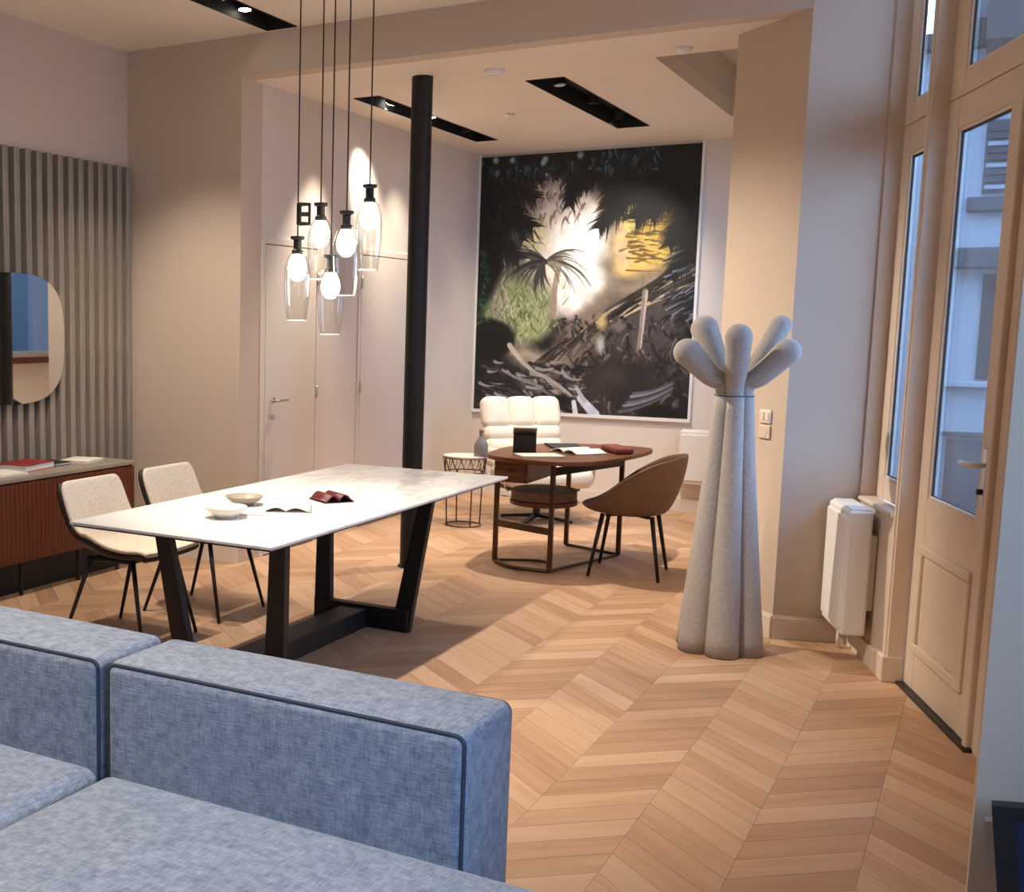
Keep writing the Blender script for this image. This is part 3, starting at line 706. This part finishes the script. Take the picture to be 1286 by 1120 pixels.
# ------------------------------------------------------------------ pendant lamps
pend = [(-2.888, 4.937, 1.999, .40, 'clear glass pendant lamp nearest the slatted wall'), (-2.795, 4.992, 2.156, .36, 'clear glass pendant lamp second highest in the cluster'),
        (-2.685, 5.049, 2.119, .40, 'clear glass pendant lamp with the third highest cap in the cluster'), (-2.75, 5.02, 1.914, .38, 'clear glass pendant lamp hanging lowest over the table'),
        (-2.59, 5.097, 2.241, .40, 'clear glass pendant lamp hanging highest in the cluster')]
cp = empty('ceiling_canopy', (-2.745, 5.02, ZC), 0, 'round black canopy holding the five pendant cords', 'ceiling rose')
MB().lathe([(.22, 0), (.22, -.025), (.21, -.03), (.001, -.03)], n=32, cap0=True).build('plate', m_black, cp)
for i, (x, y, zt, L_, lab) in enumerate(pend):
    k_ = 1+(0, .16, -.12, .02, .05)[i]/5.7; x, y, zt, L_ = x*k_, y*k_, CAMH+(zt-CAMH)*k_, L_*k_
    e = empty('pendant_lamp', (x, y, zt-L_), 0, lab, 'pendant lamp', 'glass pendant lamps over the dining table')
    MB().tube([(0, 0, L_-.01), (0, 0, ZC-.03-(zt-L_))], .0036, 8).build('cord', m_dark, e, smooth=True)
    MB().lathe([(.034, 0), (.034, -.012), (.02, -.018), (.02, -.06), (.028, -.066), (.028, -.085)], (0, 0, L_), 18, True, True).build('cap', m_black, e)
    if i == 0:
        MB().tube([(-.02, 0, -.045), (-.02, 0, .055)], .012, 8).tube([(-.02, 0, .05), (.03, 0, .05), (.03, 0, .008), (-.02, 0, .004)], .010, 8).tube([(-.02, 0, .004), (.03, 0, 0), (.03, 0, -.04), (-.02, 0, -.04)], .010, 8).build('cord_clip', m_black, e, loc=(.022, .012, L_+.10), rz=.55)
    gl = L_-.075
    prof = [(.028, gl), (.045, gl-.02), (.060, gl-.07), (.0635, gl-.12), (.061, gl-.19), (.054, gl-.26), (.046, .004), (.045, 0)]
    MB().lathe(prof, n=28).build('glass_shade', m_pend, e, smooth=True)
    ring = [(.0455*math.cos(2*PI*k/28), .0455*math.sin(2*PI*k/28), .002) for k in range(28)]
    MB().tube(ring, .0035, 6, closed=True).build('shade_rim', m_rim, e, smooth=True)  # rim ring, its highlight put into the colour
    MB().lathe([(.001, gl-.135), (.022, gl-.130), (.040, gl-.108), (.047, gl-.078), (.042, gl-.045), (.026, gl-.012), (.016, gl+.0)], n=20, cap1=True).build('bulb', m_bulb, e, smooth=True)


# ------------------------------------------------------------------ mural
MU0, MU1, MZ0, MZ1 = -4.165, -2.23, .80, 3.095
def paint(Wp=300, Hp=354):
    rng = np.random.default_rng(5)
    V, U = np.mgrid[0:1:Hp*1j, 0:1:Wp*1j]
    img = np.zeros((Hp, Wp, 3)); img[:] = (14, 17, 20)
    asp = 1.18
    def blend(mask, c):
        img[:] = img*(1-mask[..., None])+np.array(c, float)*mask[..., None]
    def noise(n, seed, oct=3):
        r = np.random.default_rng(seed); out = np.zeros((Hp, Wp)); amp = 1
        for k in range(oct):
            m = n*2**k; a = r.random((m+2, m+2)); xi = U*m; yi = V*m; x0 = xi.astype(int); y0 = yi.astype(int); fx = xi-x0; fy = yi-y0
            out += amp*((a[y0, x0]*(1-fx)+a[y0, x0+1]*fx)*(1-fy)+(a[y0+1, x0]*(1-fx)+a[y0+1, x0+1]*fx)*fy); amp *= .5
        return out/1.75
    N1, N2, N3 = noise(6, 1), noise(14, 2), noise(40, 3, 2)
    def ell(u, v, a, b, c, soft=.35, rot=0, rough=.5):
        du, dv = U-u, (V-v)*asp; x = du*math.cos(rot)+dv*math.sin(rot); y = -du*math.sin(rot)+dv*math.cos(rot)
        d = np.sqrt((x/a)**2+(y/(b*asp))**2)+(N2-.5)*rough
        blend(np.clip((1-d)/soft, 0, 1), c)
    def stroke(u0, v0, u1, v1, w0, w1, c, bend=0, a=1):
        n = max(6, int(math.hypot(u1-u0, v1-v0)*Hp/1.2)); nx, ny = -(v1-v0), (u1-u0)
        for i in range(n+1):
            t = i/n; u = u0+(u1-u0)*t+nx*bend*4*t*(1-t); v = v0+(v1-v0)*t+ny*bend*4*t*(1-t); w_ = (w0+(w1-w0)*t)
            r = max(2, int(w_*Wp)+2); ci, cj = int(v*(Hp-1)), int(u*(Wp-1))
            i0, i1, j0, j1 = max(0, ci-r), min(Hp, ci+r+1), max(0, cj-r), min(Wp, cj+r+1)
            if i0 >= i1 or j0 >= j1: continue
            d = np.hypot(U[i0:i1, j0:j1]-u, (V[i0:i1, j0:j1]-v)*asp)
            m = np.clip((w_-d)/.0025+.5, 0, 1)[..., None]*a
            img[i0:i1, j0:j1] = img[i0:i1, j0:j1]*(1-m)+np.array(c, float)*m
    def frond(u0, v0, u1, v1, ln, n, c, w_=.006, droop=.5, spread=1.0, jit=.25):
        du, dv = u1-u0, v1-v0; L = math.hypot(du, dv); du /= L; dv /= L
        stroke(u0, v0, u1, v1, .005, .002, c)
        for i in range(n):
            t = (i+.5)/n; u = u0+(u1-u0)*t; v = v0+(v1-v0)*t; l = ln*(1-.55*t)*(1+rng.uniform(-jit, jit))
            for s in (-1, 1):
                a = s*spread*(1.05-.35*t); x = du*math.cos(a)-dv*math.sin(a); y = du*math.sin(a)+dv*math.cos(a)
                cc = np.clip(np.array(c)*(1+rng.uniform(-.3, .4)), 0, 255)
                stroke(u, v, u+x*l, v+y*l/asp+droop*l*.3, w_, .001, cc, .06*s)
    # mid tones of the forest behind
    ell(.50, .42, .46, .40, (96, 88, 80), .5); ell(.40, .22, .22, .18, (150, 138, 126), .6)
    # glowing clearing
    ell(.44, .38, .27, .34, (190, 176, 162), .5); ell(.38, .24, .16, .16, (204, 190, 176), .6); ell(.42, .36, .20, .30, (226, 214, 202), .5)
    ell(.48, .38, .14, .25, (252, 250, 248), .5, -.1); ell(.46, .54, .12, .13, (250, 242, 236), .6); ell(.52, .30, .08, .14, (255, 255, 255), .6)
    for i in range(70):
        u, v = rng.uniform(.28, .5), rng.uniform(.08, .26); stroke(u, v, u+rng.uniform(-.02, .02), v+rng.uniform(.01, .05), .006, .002, rng.choice([(110, 96, 88), (230, 222, 214), (150, 134, 122)]), .1, .7)
    ell(.79, .35, .17, .16, (150, 122, 58), .4); ell(.80, .36, .13, .12, (190, 158, 80), .5); ell(.72, .42, .11, .08, (214, 178, 104), .5); ell(.71, .27, .05, .08, (170, 164, 96), .5); ell(.68, .36, .05, .12, (206, 176, 140), .6)
    ell(.20, .60, .20, .17, (140, 146, 108), .3); ell(.28, .66, .13, .10, (174, 182, 132), .6); ell(.25, .30, .10, .09, (212, 202, 156), .6); ell(.12, .57, .08, .13, (160, 156, 132), .7)
    for i in range(320):
        u, v = rng.normal(.22, .08), rng.normal(.61, .07); stroke(u, v, u+rng.uniform(-.04, .04), v-rng.uniform(.01, .06), .004, .001, rng.choice([(104, 114, 70), (198, 202, 164), (84, 90, 60), (150, 160, 110)]), .05, .6)
    for k in range(6): stroke(.70, .27+.045*k, .93, .26+.045*k+.01, .004, .003, (92, 72, 34), .02, .7)
    for i in range(60):
        u, v = rng.normal(.80, .06), rng.normal(.35, .06); stroke(u-.03, v, u+.03, v+rng.uniform(-.02, .02), .006, .002, rng.choice([(110, 86, 40), (222, 190, 104), (84, 70, 36)]), 0, .6)
    # lower ground
    ell(.64, .86, .50, .26, (52, 46, 45), .4); ell(.20, .93, .36, .18, (36, 36, 40), .4)
    ell(.28, .79, .20, .07, (172, 158, 142), .6, .35); ell(.40, .80, .12, .07, (150, 138, 124), .6); ell(.36, .90, .18, .06, (126, 116, 110), .6, .25)
    ell(.07, .72, .14, .09, (13, 14, 17), .25)
    # big fallen palm frond on the right
    ell(.70, .58, .36, .10, (138, 124, 108), .5, -.52); ell(.52, .69, .18, .10, (132, 118, 104), .5, -.6); ell(.78, .66, .24, .14, (76, 68, 66), .5)
    for i in range(70):
        t = i/69; u = .38+.64*t; v = .76-.38*t+rng.uniform(-.01, .01)
        stroke(u, v, u-.16-.04*t+rng.uniform(-.02, .02), v+.15+rng.uniform(-.03, .03), .0045, .0015, rng.choice([(20, 18, 19), (34, 30, 29), (160, 148, 134), (104, 92, 84), (48, 42, 40)]), .03)
    for i in range(44):
        t = i/43; u = .55+.30*t; v = .66-.16*t+rng.uniform(-.02, .05)
        stroke(u, v, u+.26, v-.12+rng.uniform(-.03, .03), .0045, .0015, rng.choice([(20, 18, 18), (34, 30, 26), (186, 170, 140), (60, 54, 46), (28, 26, 24)]), -.03)
    stroke(.36, .80, 1.0, .38, .007, .004, (52, 45, 40))
    for i in range(330):
        u, v = rng.uniform(.42, .98), rng.uniform(.62, .98); stroke(u, v, u+rng.uniform(-.05, .05), v+rng.uniform(.0, .06), .006, .002, rng.choice([(22, 20, 22), (66, 58, 58), (124, 114, 110), (34, 30, 32), (90, 80, 78)]), .1, .7)
    ell(.72, .86, .17, .10, (40, 35, 34), .5); ell(.66, .85, .10, .06, (64, 56, 54), .7); ell(.58, .88, .07, .08, (56, 48, 48), .6)
    stroke(.79, .53, .775, .74, .012, .010, (140, 126, 118)); stroke(.797, .53, .782, .74, .004, .003, (196, 182, 170))
    ell(.60, .645, .035, .045, (186, 166, 112), .7); ell(.60, .73, .03, .045, (186, 186, 184), .7); ell(.68, .66, .05, .03, (120, 108, 100), .7)
    # rocks and water
    for i in range(150):
        u, v = rng.uniform(.0, .5), rng.uniform(.80, .99); stroke(u, v, u+rng.uniform(.03, .10), v+rng.uniform(-.01, .04), .007, .002, rng.choice([(16, 16, 20), (70, 66, 68), (164, 160, 158), (40, 40, 46), (24, 24, 28)]), .08, .8)
    stroke(.17, .74, .31, .85, .012, .008, (200, 188, 172), .05); stroke(.28, .84, .47, .93, .008, .008, (176, 166, 158), -.05); stroke(.14, .84, .34, .90, .006, .004, (150, 144, 140), .04)
    stroke(.52, .94, .59, 1.0, .016, .022, (206, 212, 226)); stroke(.49, .955, .50, 1.0, .010, .012, (232, 236, 246)); stroke(.50, .90, .54, .95, .008, .01, (186, 184, 190))
    ell(.43, .95, .05, .03, (18, 24, 26), .5); ell(.88, .98, .14, .035, (14, 15, 18), .5)
    for k in range(7): stroke(.70+.01*k, .985-.012*k, .93, .90-.006*k, .006, .002, ((100, 98, 108), (60, 58, 64), (140, 140, 150))[k % 3], .05)
    # middle palm
    stroke(.395, .43, .375, .62, .012, .015, (160, 138, 126), .04)
    for i in range(22): stroke(.33, .415, .33+.06+.16*rng.random(), .37+.17*rng.random(), .007, .001, rng.choice([(108, 104, 92), (72, 68, 66), (130, 128, 110)]), -.14)
    for i in range(26): stroke(.33, .415, .33-.05-.16*rng.random(), .36+.17*rng.random(), .009, .001, rng.choice([(50, 47, 50), (74, 70, 70), (38, 36, 40)]), .14)
    for i in range(10): stroke(.32, .42, .32+rng.uniform(-.05, .05), .50+.05*rng.random(), .010, .001, (58, 54, 56), .1)
    # dark canopy, left and top
    ell(.03, .12, .17, .28, (13, 17, 20), .3); ell(.03, .42, .10, .18, (13, 15, 18), .3); ell(.86, .05, .36, .15, (13, 16, 19), .3); ell(1.0, .22, .10, .24, (14, 17, 18), .35); ell(.36, .0, .40, .06, (16, 26, 32), .4)
    for (u0, v0, u1, v1, l, n) in ((.0, .12, .26, .28, .13, 20), (.0, .0, .27, .17, .12, 20), (.0, .26, .20, .40, .11, 16), (.10, .10, .22, .33, .09, 14), (.20, .0, .30, .10, .07, 12), (.46, .0, .43, .20, .09, 18), (.62, .0, .50, .14, .08, 14), (.52, .0, .47, .16, .07, 14),
                                   (.80, .02, .57, .29, .14, 26), (.95, .05, .73, .26, .14, 22), (.70, .0, .60, .20, .11, 18), (1.0, .16, .88, .36, .12, 18), (.88, .10, .80, .26, .09, 14), (.36, .0, .36, .10, .05, 10), (1.0, .3, .9, .48, .10, 14), (.66, .06, .66, .24, .09, 14)):
        frond(u0, v0, u1, v1, l, n, (16, 19, 22), .0085, .6)
    for i in range(150):
        u, v = rng.uniform(0, .82), rng.uniform(0, .09); stroke(u, v, u+rng.uniform(-.03, .03), v+rng.uniform(.0, .05), .006, .001, rng.choice([(34, 66, 84), (80, 112, 130), (16, 30, 38), (22, 48, 58)]), .1, .6)
    for (u, v) in ((.07, .015), (.15, .018), (.31, .022), (.47, .016), (.30, .035), (.08, .065)): ell(u, v, .018, .016, (150, 176, 186), .6)
    for i in range(60):
        u, v = rng.uniform(.05, .28), rng.uniform(.05, .40); stroke(u, v, u+rng.uniform(.02, .06), v+rng.uniform(.01, .05), .004, .001, rng.choice([(44, 40, 42), (28, 32, 34), (60, 54, 54)]), .1, .7)
    for i in range(60):
        u, v = rng.uniform(0, .04), rng.uniform(.3, .66); stroke(u, v, u+rng.uniform(.0, .04), v+rng.uniform(-.03, .03), .006, .001, rng.choice([(30, 84, 56), (50, 110, 74), (14, 30, 24)]), .1, .8)
    for i in range(60):
        u, v = rng.uniform(.86, 1), rng.uniform(.40, .64); stroke(u, v, u+.09, v-.045+rng.uniform(-.02, .02), .004, .001, rng.choice([(140, 148, 166), (18, 18, 20), (90, 92, 100), (18, 18, 20)]), 0, .7)
    img[:] = img*(.86+.28*N3[..., None])
    return np.clip(img, 0, 255)
PI_ = paint(); Hp, Wp = PI_.shape[:2]
me = bpy.data.meshes.new('print')
xs = np.linspace(MU0+.0, MU1, Wp); zs = np.linspace(MZ1, MZ0, Hp)
XX, ZZ = np.meshgrid(xs, zs); co = np.stack([XX, np.full_like(XX, YB-.026), ZZ], -1).reshape(-1, 3)
idx = np.arange(Hp*Wp).reshape(Hp, Wp); q = np.stack([idx[:-1, :-1], idx[1:, :-1], idx[1:, 1:], idx[:-1, 1:]], -1).reshape(-1, 4)
mc = np.array([(MU0+MU1)/2, YB, MZ0]); me.from_pydata((co-mc).tolist(), [], q.tolist())
ca = me.color_attributes.new('ink', 'FLOAT_COLOR', 'POINT')
s = PI_.reshape(-1, 3)/255; l_ = np.where(s <= .04045, s/12.92, ((s+.055)/1.055)**2.4)
ca.data.foreach_set('color', np.concatenate([l_, np.ones((len(l_), 1))], 1).astype(np.float32).ravel())
m_print, nt, N, L, bs = newmat('mural_print'); at = N.new('ShaderNodeVertexColor'); at.layer_name = 'ink'; L.new(at.outputs[0], bs.inputs['Base Color']); bs.inputs['Roughness'].default_value = .45
mu = empty('wall_mural', tuple(mc), 0, 'large jungle photograph panel with palms and bright clearing on the alcove wall', 'mural')
link('print', me, m_print, mu)
hw = (MU1-MU0)/2; hz = MZ1-MZ0
box_ob('panel', (-hw, hw, -.025, 0, 0, hz), m_white, mu)
MB().box(-hw-.025, -hw, -.032, 0, -.03, hz+.025).box(hw, hw+.022, -.032, 0, -.03, hz+.025).box(-hw, hw, -.032, 0, -.03, 0).build('border', m_white, mu)

# ------------------------------------------------------------------ desk corner
dk = empty('writing_desk', (-2.45, 7.8, 0), 0, 'walnut kidney shaped writing desk on bronze frame in the alcove', 'desk')
top = [(-2.86, 7.46), (-2.76, 7.28), (-2.54, 7.20), (-2.30, 7.20), (-2.12, 7.36), (-2.03, 7.75), (-1.99, 8.22), (-2.06, 8.44), (-2.32, 8.46), (-2.68, 8.34), (-2.88, 7.95)]
lp = [(p.x+2.45, p.y-7.8) for p in smooth_loop([(x, y, 0) for x, y in top], 6)]
MB().prism(lp, .712, .74).build('desktop', m_walnut2, dk, bevel=.006)
def bar(pts, w_=.03, nm='leg', m=m_bronze):
    mb = MB()
    for a, b2 in zip(pts, pts[1:]): mb.beam(a, b2, w_, w_)
    return mb.build(nm, m, dk, bevel=.004)
A, B_, C_, D_ = (-.345, -.33), (.085, -.49), (.30, .33), (-.12, .50)
for (x, y) in (A, B_, C_, D_): bar([(x, y, .012), (x, y, .712)])
MB().tube(smooth_path([(A[0], A[1], .014), (-.16, -.50, .014), (B_[0], B_[1], .014)], 8), .013, 8).build('floor_rail', m_bronze, dk, smooth=True)
MB().tube(smooth_path([(A[0], A[1], .014), (-.05, -.2, .014), (B_[0], B_[1], .014)], 8), .010, 8).build('floor_rail', m_bronze, dk, smooth=True)
MB().tube([(B_[0], B_[1], .014), (C_[0], C_[1], .014)], .011, 8).build('floor_rail', m_bronze, dk, smooth=True)
MB().tube([(D_[0], D_[1], .014), (C_[0], C_[1], .014)], .011, 8).build('floor_rail', m_bronze, dk, smooth=True)
MB().beam((A[0], A[1], .27), (B_[0], B_[1], .27), .018, .045).build('stretcher', m_bronze, dk)
MB().beam((B_[0], B_[1], .66), (C_[0], C_[1], .66), .03, .05).build('apron', m_dark, dk)
MB().beam((C_[0], C_[1], .66), (D_[0], D_[1], .66), .03, .05).build('apron', m_dark, dk)
dr = box_ob('drawer', (-.36, -.13, -.36, .12, .55, .705), m_walnut2, dk, .006)
box_ob('drawer_front', (-.345, -.145, -.372, -.358, .56, .70), m_walnut2, dr, .003)
MB().tube([(-.265, -.38, .63), (-.225, -.38, .63)], .007, 8).build('knob', m_bronze, dr, smooth=True)
sh = [(.22*math.cos(a)-.08, .22*math.sin(a)*1.1-.16) for a in [2*PI*i/28 for i in range(28)]]
MB().prism(sh, .40, .43).build('shelf', m_walnut, dk, bevel=.006)
MB().prism([(x*.97-.0025, y*.97) for x, y in sh], .43, .50).build('shelf_tray', m_brown, dk, bevel=.01)
# things on the desk
bx_ = empty('desk_box', (-2.67, 7.62, .74), .35, 'dark open storage box on the writing desk', 'box')
MB().box(-.075, .075, -.05, -.044, 0, .115).box(-.075, .075, .044, .05, 0, .115).box(-.075, -.069, -.044, .044, 0, .115).box(.069, .075, -.044, .044, 0, .115).box(-.07, .07, -.045, .045, 0, .005).build('body', m_slate, bx_)
MB().beam((0, .052, .117), (0, -.035, .165), .155, .008).build('lid', m_taupe, bx_)
book('notebook', -2.50, 7.42, .74, .20, .28, .012, -.9, m_leather, 'cream notebook near the front edge of the writing desk', 'notebook')
open_book('open_book', -2.36, 7.80, .74, .15, .24, -.6, 'open white book lying on the writing desk', None, .025)
book('folder', -2.56, 8.12, .74, .22, .30, .010, .5, m_slate, 'thin dark folder at the back of the writing desk', 'folder')
ps = empty('leather_case', (-2.15, 7.98, .74), -.9, 'reddish brown leather case on the desk beside the brown chair', 'case')
cushion('body', (.28, .12, .045), .018, mat('red_leather', lin((128, 62, 48)), .5), ps)
MB().tube([(-.10, -.055, .03), (.10, -.055, .03)], .004, 6).build('zip', m_bronze, ps)
# brown shell chair, facing the desk (towards -x)
bc = empty('shell_chair', (-1.95, 7.63, 0), PI+.12, 'brown leather tub chair with thin black legs at the writing desk', 'chair')
rows = []
for i in range(13):
    row = []
    for j in range(33):
        th = 2*PI*j/32          # 0 = front (local +x)
        bk = .5-.5*math.cos(th)  # 1 at the back
        hgt = .455+.34*float(np.interp(bk, [0, .08, .2, .35, .5, .75, 1], [0, .01, .12, .36, .58, .86, 1]))
        t = i/12
        if t < .4: rr = t/.4*.205; z = .405+.012*(t/.4)**2
        else:
            k = (t-.4)/.6; z = .417+(hgt-.417)*k**1.25; rr = .205+.085*math.sin(k*PI/2)+.03*k*bk
        row.append((rr*math.cos(th)*1.0-.0, rr*math.sin(th)*(1.0-.06*bk), z))
    rows.append(row)
sheet(rows, -.018, 'shell', m_brown, bc)
MB().lathe([(.001, .43), (.17, .43), (.195, .445), (.19, .462), (.15, .474), (.001, .478)], n=28).build('seat_pad', m_brown, bc, smooth=True)
MB().lathe([(.16, .392), (.16, .404)], n=20, cap0=True, cap1=True).build('seat_plate', m_black, bc)
MB().beam((-.13, -.13, .39), (.13, .13, .39), .025, .02).beam((-.13, .13, .39), (.13, -.13, .39), .025, .02).build('cross_frame', m_black, bc)
for sx in (-1, 1):
    for sy in (-1, 1): MB().tube([(sx*.15, sy*.15, .40), (sx*.215, sy*.225, 0)], [.015, .010], 10).build('leg', m_black, bc, smooth=True)
# cream lounge chair
lc = empty('lounge_chair', (-3.13, 9.28, 0), math.atan2(-.72, .70), 'cream leather lounge chair with quilted back below the mural', 'armchair')
cushion('seat', (.58, .66, .15), .06, m_leather, lc, (.06, 0, .30), .03, 8)
def quilt(name, z0, z1, n, w_, vertical=False, x_at=None):
    st = (z1-z0)/n
    for i in range(n):
        za, zb = z0+st*i, z0+st*(i+1); zc = (za+zb)/2
        cx_ = -.24-.30*(zc-.42)
        o = cushion(name, (.11, w_, st*1.06/.96), .045, m_leather, lc, (cx_, 0, za), .012, 6); o.rotation_euler = (0, -.29, 0)
quilt('back_cushion', .42, .74, 3, .68)
for k in range(3):
    y = (-.225+.225*k); o = cushion('headrest', (.11, .24, .25), .045, m_leather, lc, (-.345, y, .735), .012, 6); o.rotation_euler = (0, -.29, 0)
for s in (-1, 1):
    cushion('armrest', (.50, .07, .07), .03, m_leather, lc, (.02, s*.375, .52), .005, 6)
    MB().tube(smooth_path([(-.20, s*.375, .53), (-.18, s*.375, .34), (-.05, s*.30, .27)], 6), .012, 8).build('arm_support', m_chrome, lc, smooth=True)
    MB().tube(smooth_path([(.22, s*.375, .53), (.20, s*.375, .34), (.10, s*.30, .27)], 6), .012, 8).build('arm_support', m_chrome, lc, smooth=True)
box_ob('back_shell', (-.30, .2, -.28, .28, .26, .30), m_dark, lc, .01)
MB().lathe([(.03, .03), (.03, .27)], n=16, cap0=True, cap1=True).build('pedestal', m_dark, lc)
for k in range(4):
    a = PI/4+k*PI/2; MB().beam((0, 0, .045), (.30*math.cos(a), .30*math.sin(a), .012), .04, .03, .03, .02).build('foot', m_dark, lc)
# wire side table and bottle
st = empty('wire_side_table', (-3.53, 8.70, 0), 0, 'small round wire side table beside the lounge chair', 'side table')
R_ = .17
MB().lathe([(R_, .548), (R_, .56)], n=28, cap0=True, cap1=True).build('tabletop', m_alc, st)
for z, r_ in ((.545, R_), (.43, .155), (.008, .14)):
    MB().tube([(r_*math.cos(2*PI*k/28), r_*math.sin(2*PI*k/28), z) for k in range(28)], .005, 6, closed=True).build('ring', m_bronze, st, smooth=True)
for k in range(14):
    a, b2 = 2*PI*k/14, 2*PI*(k+.5)/14; c2_ = 2*PI*(k+1)/14
    MB().tube([(R_*math.cos(a), R_*math.sin(a), .545), (.155*math.cos(b2), .155*math.sin(b2), .43), (R_*math.cos(c2_), R_*math.sin(c2_), .545)], .0035, 6).build('wire', m_bronze, st)
for k in range(4):
    a = PI/4+k*PI/2; MB().tube([(.155*math.cos(a), .155*math.sin(a), .43), (.14*math.cos(a), .14*math.sin(a), .008)], .006, 8).build('leg', m_bronze, st, smooth=True)
bt = empty('glass_bottle', (-3.40, 8.70, .56), 0, 'grey glass carafe with stopper on the wire side table', 'bottle')
MB().lathe([(.001, 0), (.052, .0), (.056, .02), (.055, .09), (.035, .13), (.016, .155), (.016, .185), (.02, .19), (.001, .19)], n=24).build('body', mat('smoky_glass', lin((120, 116, 114)), .15, .1, 6, spec=.6), bt, smooth=True)
MB().lathe([(.001, .188), (.014, .19), (.02, .205), (.012, .222), (.001, .224)], n=14).build('stopper', m_taupe, bt, smooth=True)

# ------------------------------------------------------------------ coat rack
cx_, cy_ = -1.085, 6.065
ct = empty('coat_rack', (cx_, cy_, 0), math.atan2(.175, .984), 'grey felt coat rack shaped like a bundle of flared tubes with knobs', 'coat rack')
NZ, NL = 1.266, 6
lob = .5*PI      # one lobe faces the camera side (local -y)
for k in range(NL):
    a = -PI/2+k*2*PI/NL+math.radians(6)
    pts, rr = [], []
    for i in range(17):
        t = i/16; z = t*NZ
        rad = .088*(1-t)**1.15+.051; tr_ = .036*(1-t)**1.1+.0435
        pts.append((rad*math.cos(a), rad*math.sin(a), z)); rr.append(tr_)
    MB().tube(pts, rr, 24).build('tube', m_felt, ct, smooth=True)
MB().tube([(0, 0, .001), (0, 0, .6), (0, 0, NZ+.03)], [.09, .06, .05], 16).build('core', m_felt, ct, smooth=True)
def neck_r(th):
    best = 0
    for k in range(NL):
        dl = th-(-PI/2+k*2*PI/NL+math.radians(6)); q_ = .0435**2-(.051*math.sin(dl))**2
        if q_ > 0: best = max(best, .051*math.cos(dl)+math.sqrt(q_))
    return best
sm = [(neck_r(a)*math.cos(a), neck_r(a)*math.sin(a), NZ-.004) for a in [2*PI*k/96 for k in range(96)]]
MB().tube(sm, .0028, 6, closed=True).build('seam', m_pipe, ct, smooth=True)
arms = [(-.222, -.06, 1.468, .066), (-.155, .12, 1.580, .066), (.005, -.12, 1.545, .062), (.222, -.05, 1.478, .062), (.190, .12, 1.600, .050), (.01, .2, 1.50, .05)]
for (ax_, ay_, az_, br) in arms:
    d2 = Vector((ax_, ay_)).normalized()*.048
    tip = Vector((ax_, ay_, az_)); base = Vector((d2.x, d2.y, NZ-.02)); mid = Vector((d2.x*1.15, d2.y*1.15, NZ+.055))
    pts = smooth_path([base, mid, mid+(tip-mid)*.35+Vector((0, 0, -.012)), tip], 5); n = len(pts)
    rr = [.037+(br-.037)*(i/(n-1))**1.35 for i in range(n)]
    d = (pts[-1]-pts[-2]).normalized()
    for a in (15, 32, 50, 66, 80, 88):
        pts.append(tip+d*br*math.sin(math.radians(a))); rr.append(br*math.cos(math.radians(a)))
    MB().tube(pts, rr, 20).build('knob_arm', m_felt, ct, smooth=True)

# ------------------------------------------------------------------ sofa
sf = empty('sofa', (-1.85, 1.9, 0), 0, 'blue grey woven modular sofa with dark piping', 'sofa')
def rounded_outline(x0, x1, z0, z1, r, y, n=5):
    pts = []
    for cx2, cz2, a0 in ((x1-r, z1-r, 0), (x0+r, z1-r, PI/2), (x0+r, z0+r, PI), (x1-r, z0+r, 3*PI/2)):
        for i in range(n+1):
            a = a0+PI/2*i/n; pts.append((cx2+r*math.cos(a), y, cz2+r*math.sin(a)))
    return pts
def back(x0, x1):      # back cushion between x0 and x1, front face at y 2.35
    o = cushion('back_cushion', (x1-x0, .30, .66), .032, m_sofa, sf, ((x0+x1)/2+1.85, 2.495-1.9, .045), .012, 16)
    X, Y, Z = (x1-x0)/2, -.150, .66
    # piping around the front face
    MB().tube(rounded_outline(-X+.0094, X-.0094, .02, Z-.0094, .0226, Y+.0094), .0055, 8, closed=True).build('piping', m_pipe, o, smooth=True)
    MB().tube(rounded_outline(-X+.0094, X-.0094, .02, Z-.0094, .0226, -Y-.0094), .0055, 8, closed=True).build('piping', m_pipe, o, smooth=True)
back(-1.945, -.925); back(-3.10, -1.965)
def seat(x0, x1, h):
    o = cushion('seat_cushion', (x1-x0, 1.12, .22), .05, m_sofa, sf, ((x0+x1)/2+1.85, 1.785-1.9, h-.22), .022, 16)
seat(-3.10, -1.945, .415); seat(-1.935, -.40, .410)
box_ob('base', (-3.10+1.85, -.42+1.85, 1.25-1.9, 2.33-1.9, .05, .21), m_sofa, sf, .03, seg=3)
for x in (-3.0, -1.95, -.55):
    for y in (1.35, 2.25): MB().tube([(x+1.85, y-1.9, 0), (x+1.85, y-1.9, .05)], .02, 10).build('foot', m_black, sf)

# ------------------------------------------------------------------ framed panel leaning on the near wall end
fp = empty('framed_panel', (.30, 2.40, 0), 0, 'navy panel in a black frame leaning on the wall end beside the sofa', 'framed panel')
mt = Matrix.Rotation(math.radians(-4), 4, 'X') @ Matrix.Rotation(math.radians(-7.5), 4, 'Y')
def fbox(nm, b_, m_, bev=0):
    mb = MB().box(*b_); mb.v = [tuple(mt @ Vector(v)) for v in mb.v]; return mb.build(nm, m_, fp, bevel=bev)
x0, x1, zt = -.155, .45, .77
fbox('frame', (x0, x0+.035, -.02, .02, .03, zt), m_black); fbox('frame', (x1-.035, x1, -.02, .02, .03, zt), m_black)
fbox('frame', (x0+.035, x1-.035, -.02, .02, zt-.02, zt), m_black); fbox('frame', (x0+.035, x1-.035, -.02, .02, .03, .06), m_black)
fbox('panel', (x0+.035, x1-.035, -.008, .012, .06, zt-.02), m_navy)
fbox('side_strip', (x0-.012, x0, -.016, .018, .03, zt-.03), m_chrome)
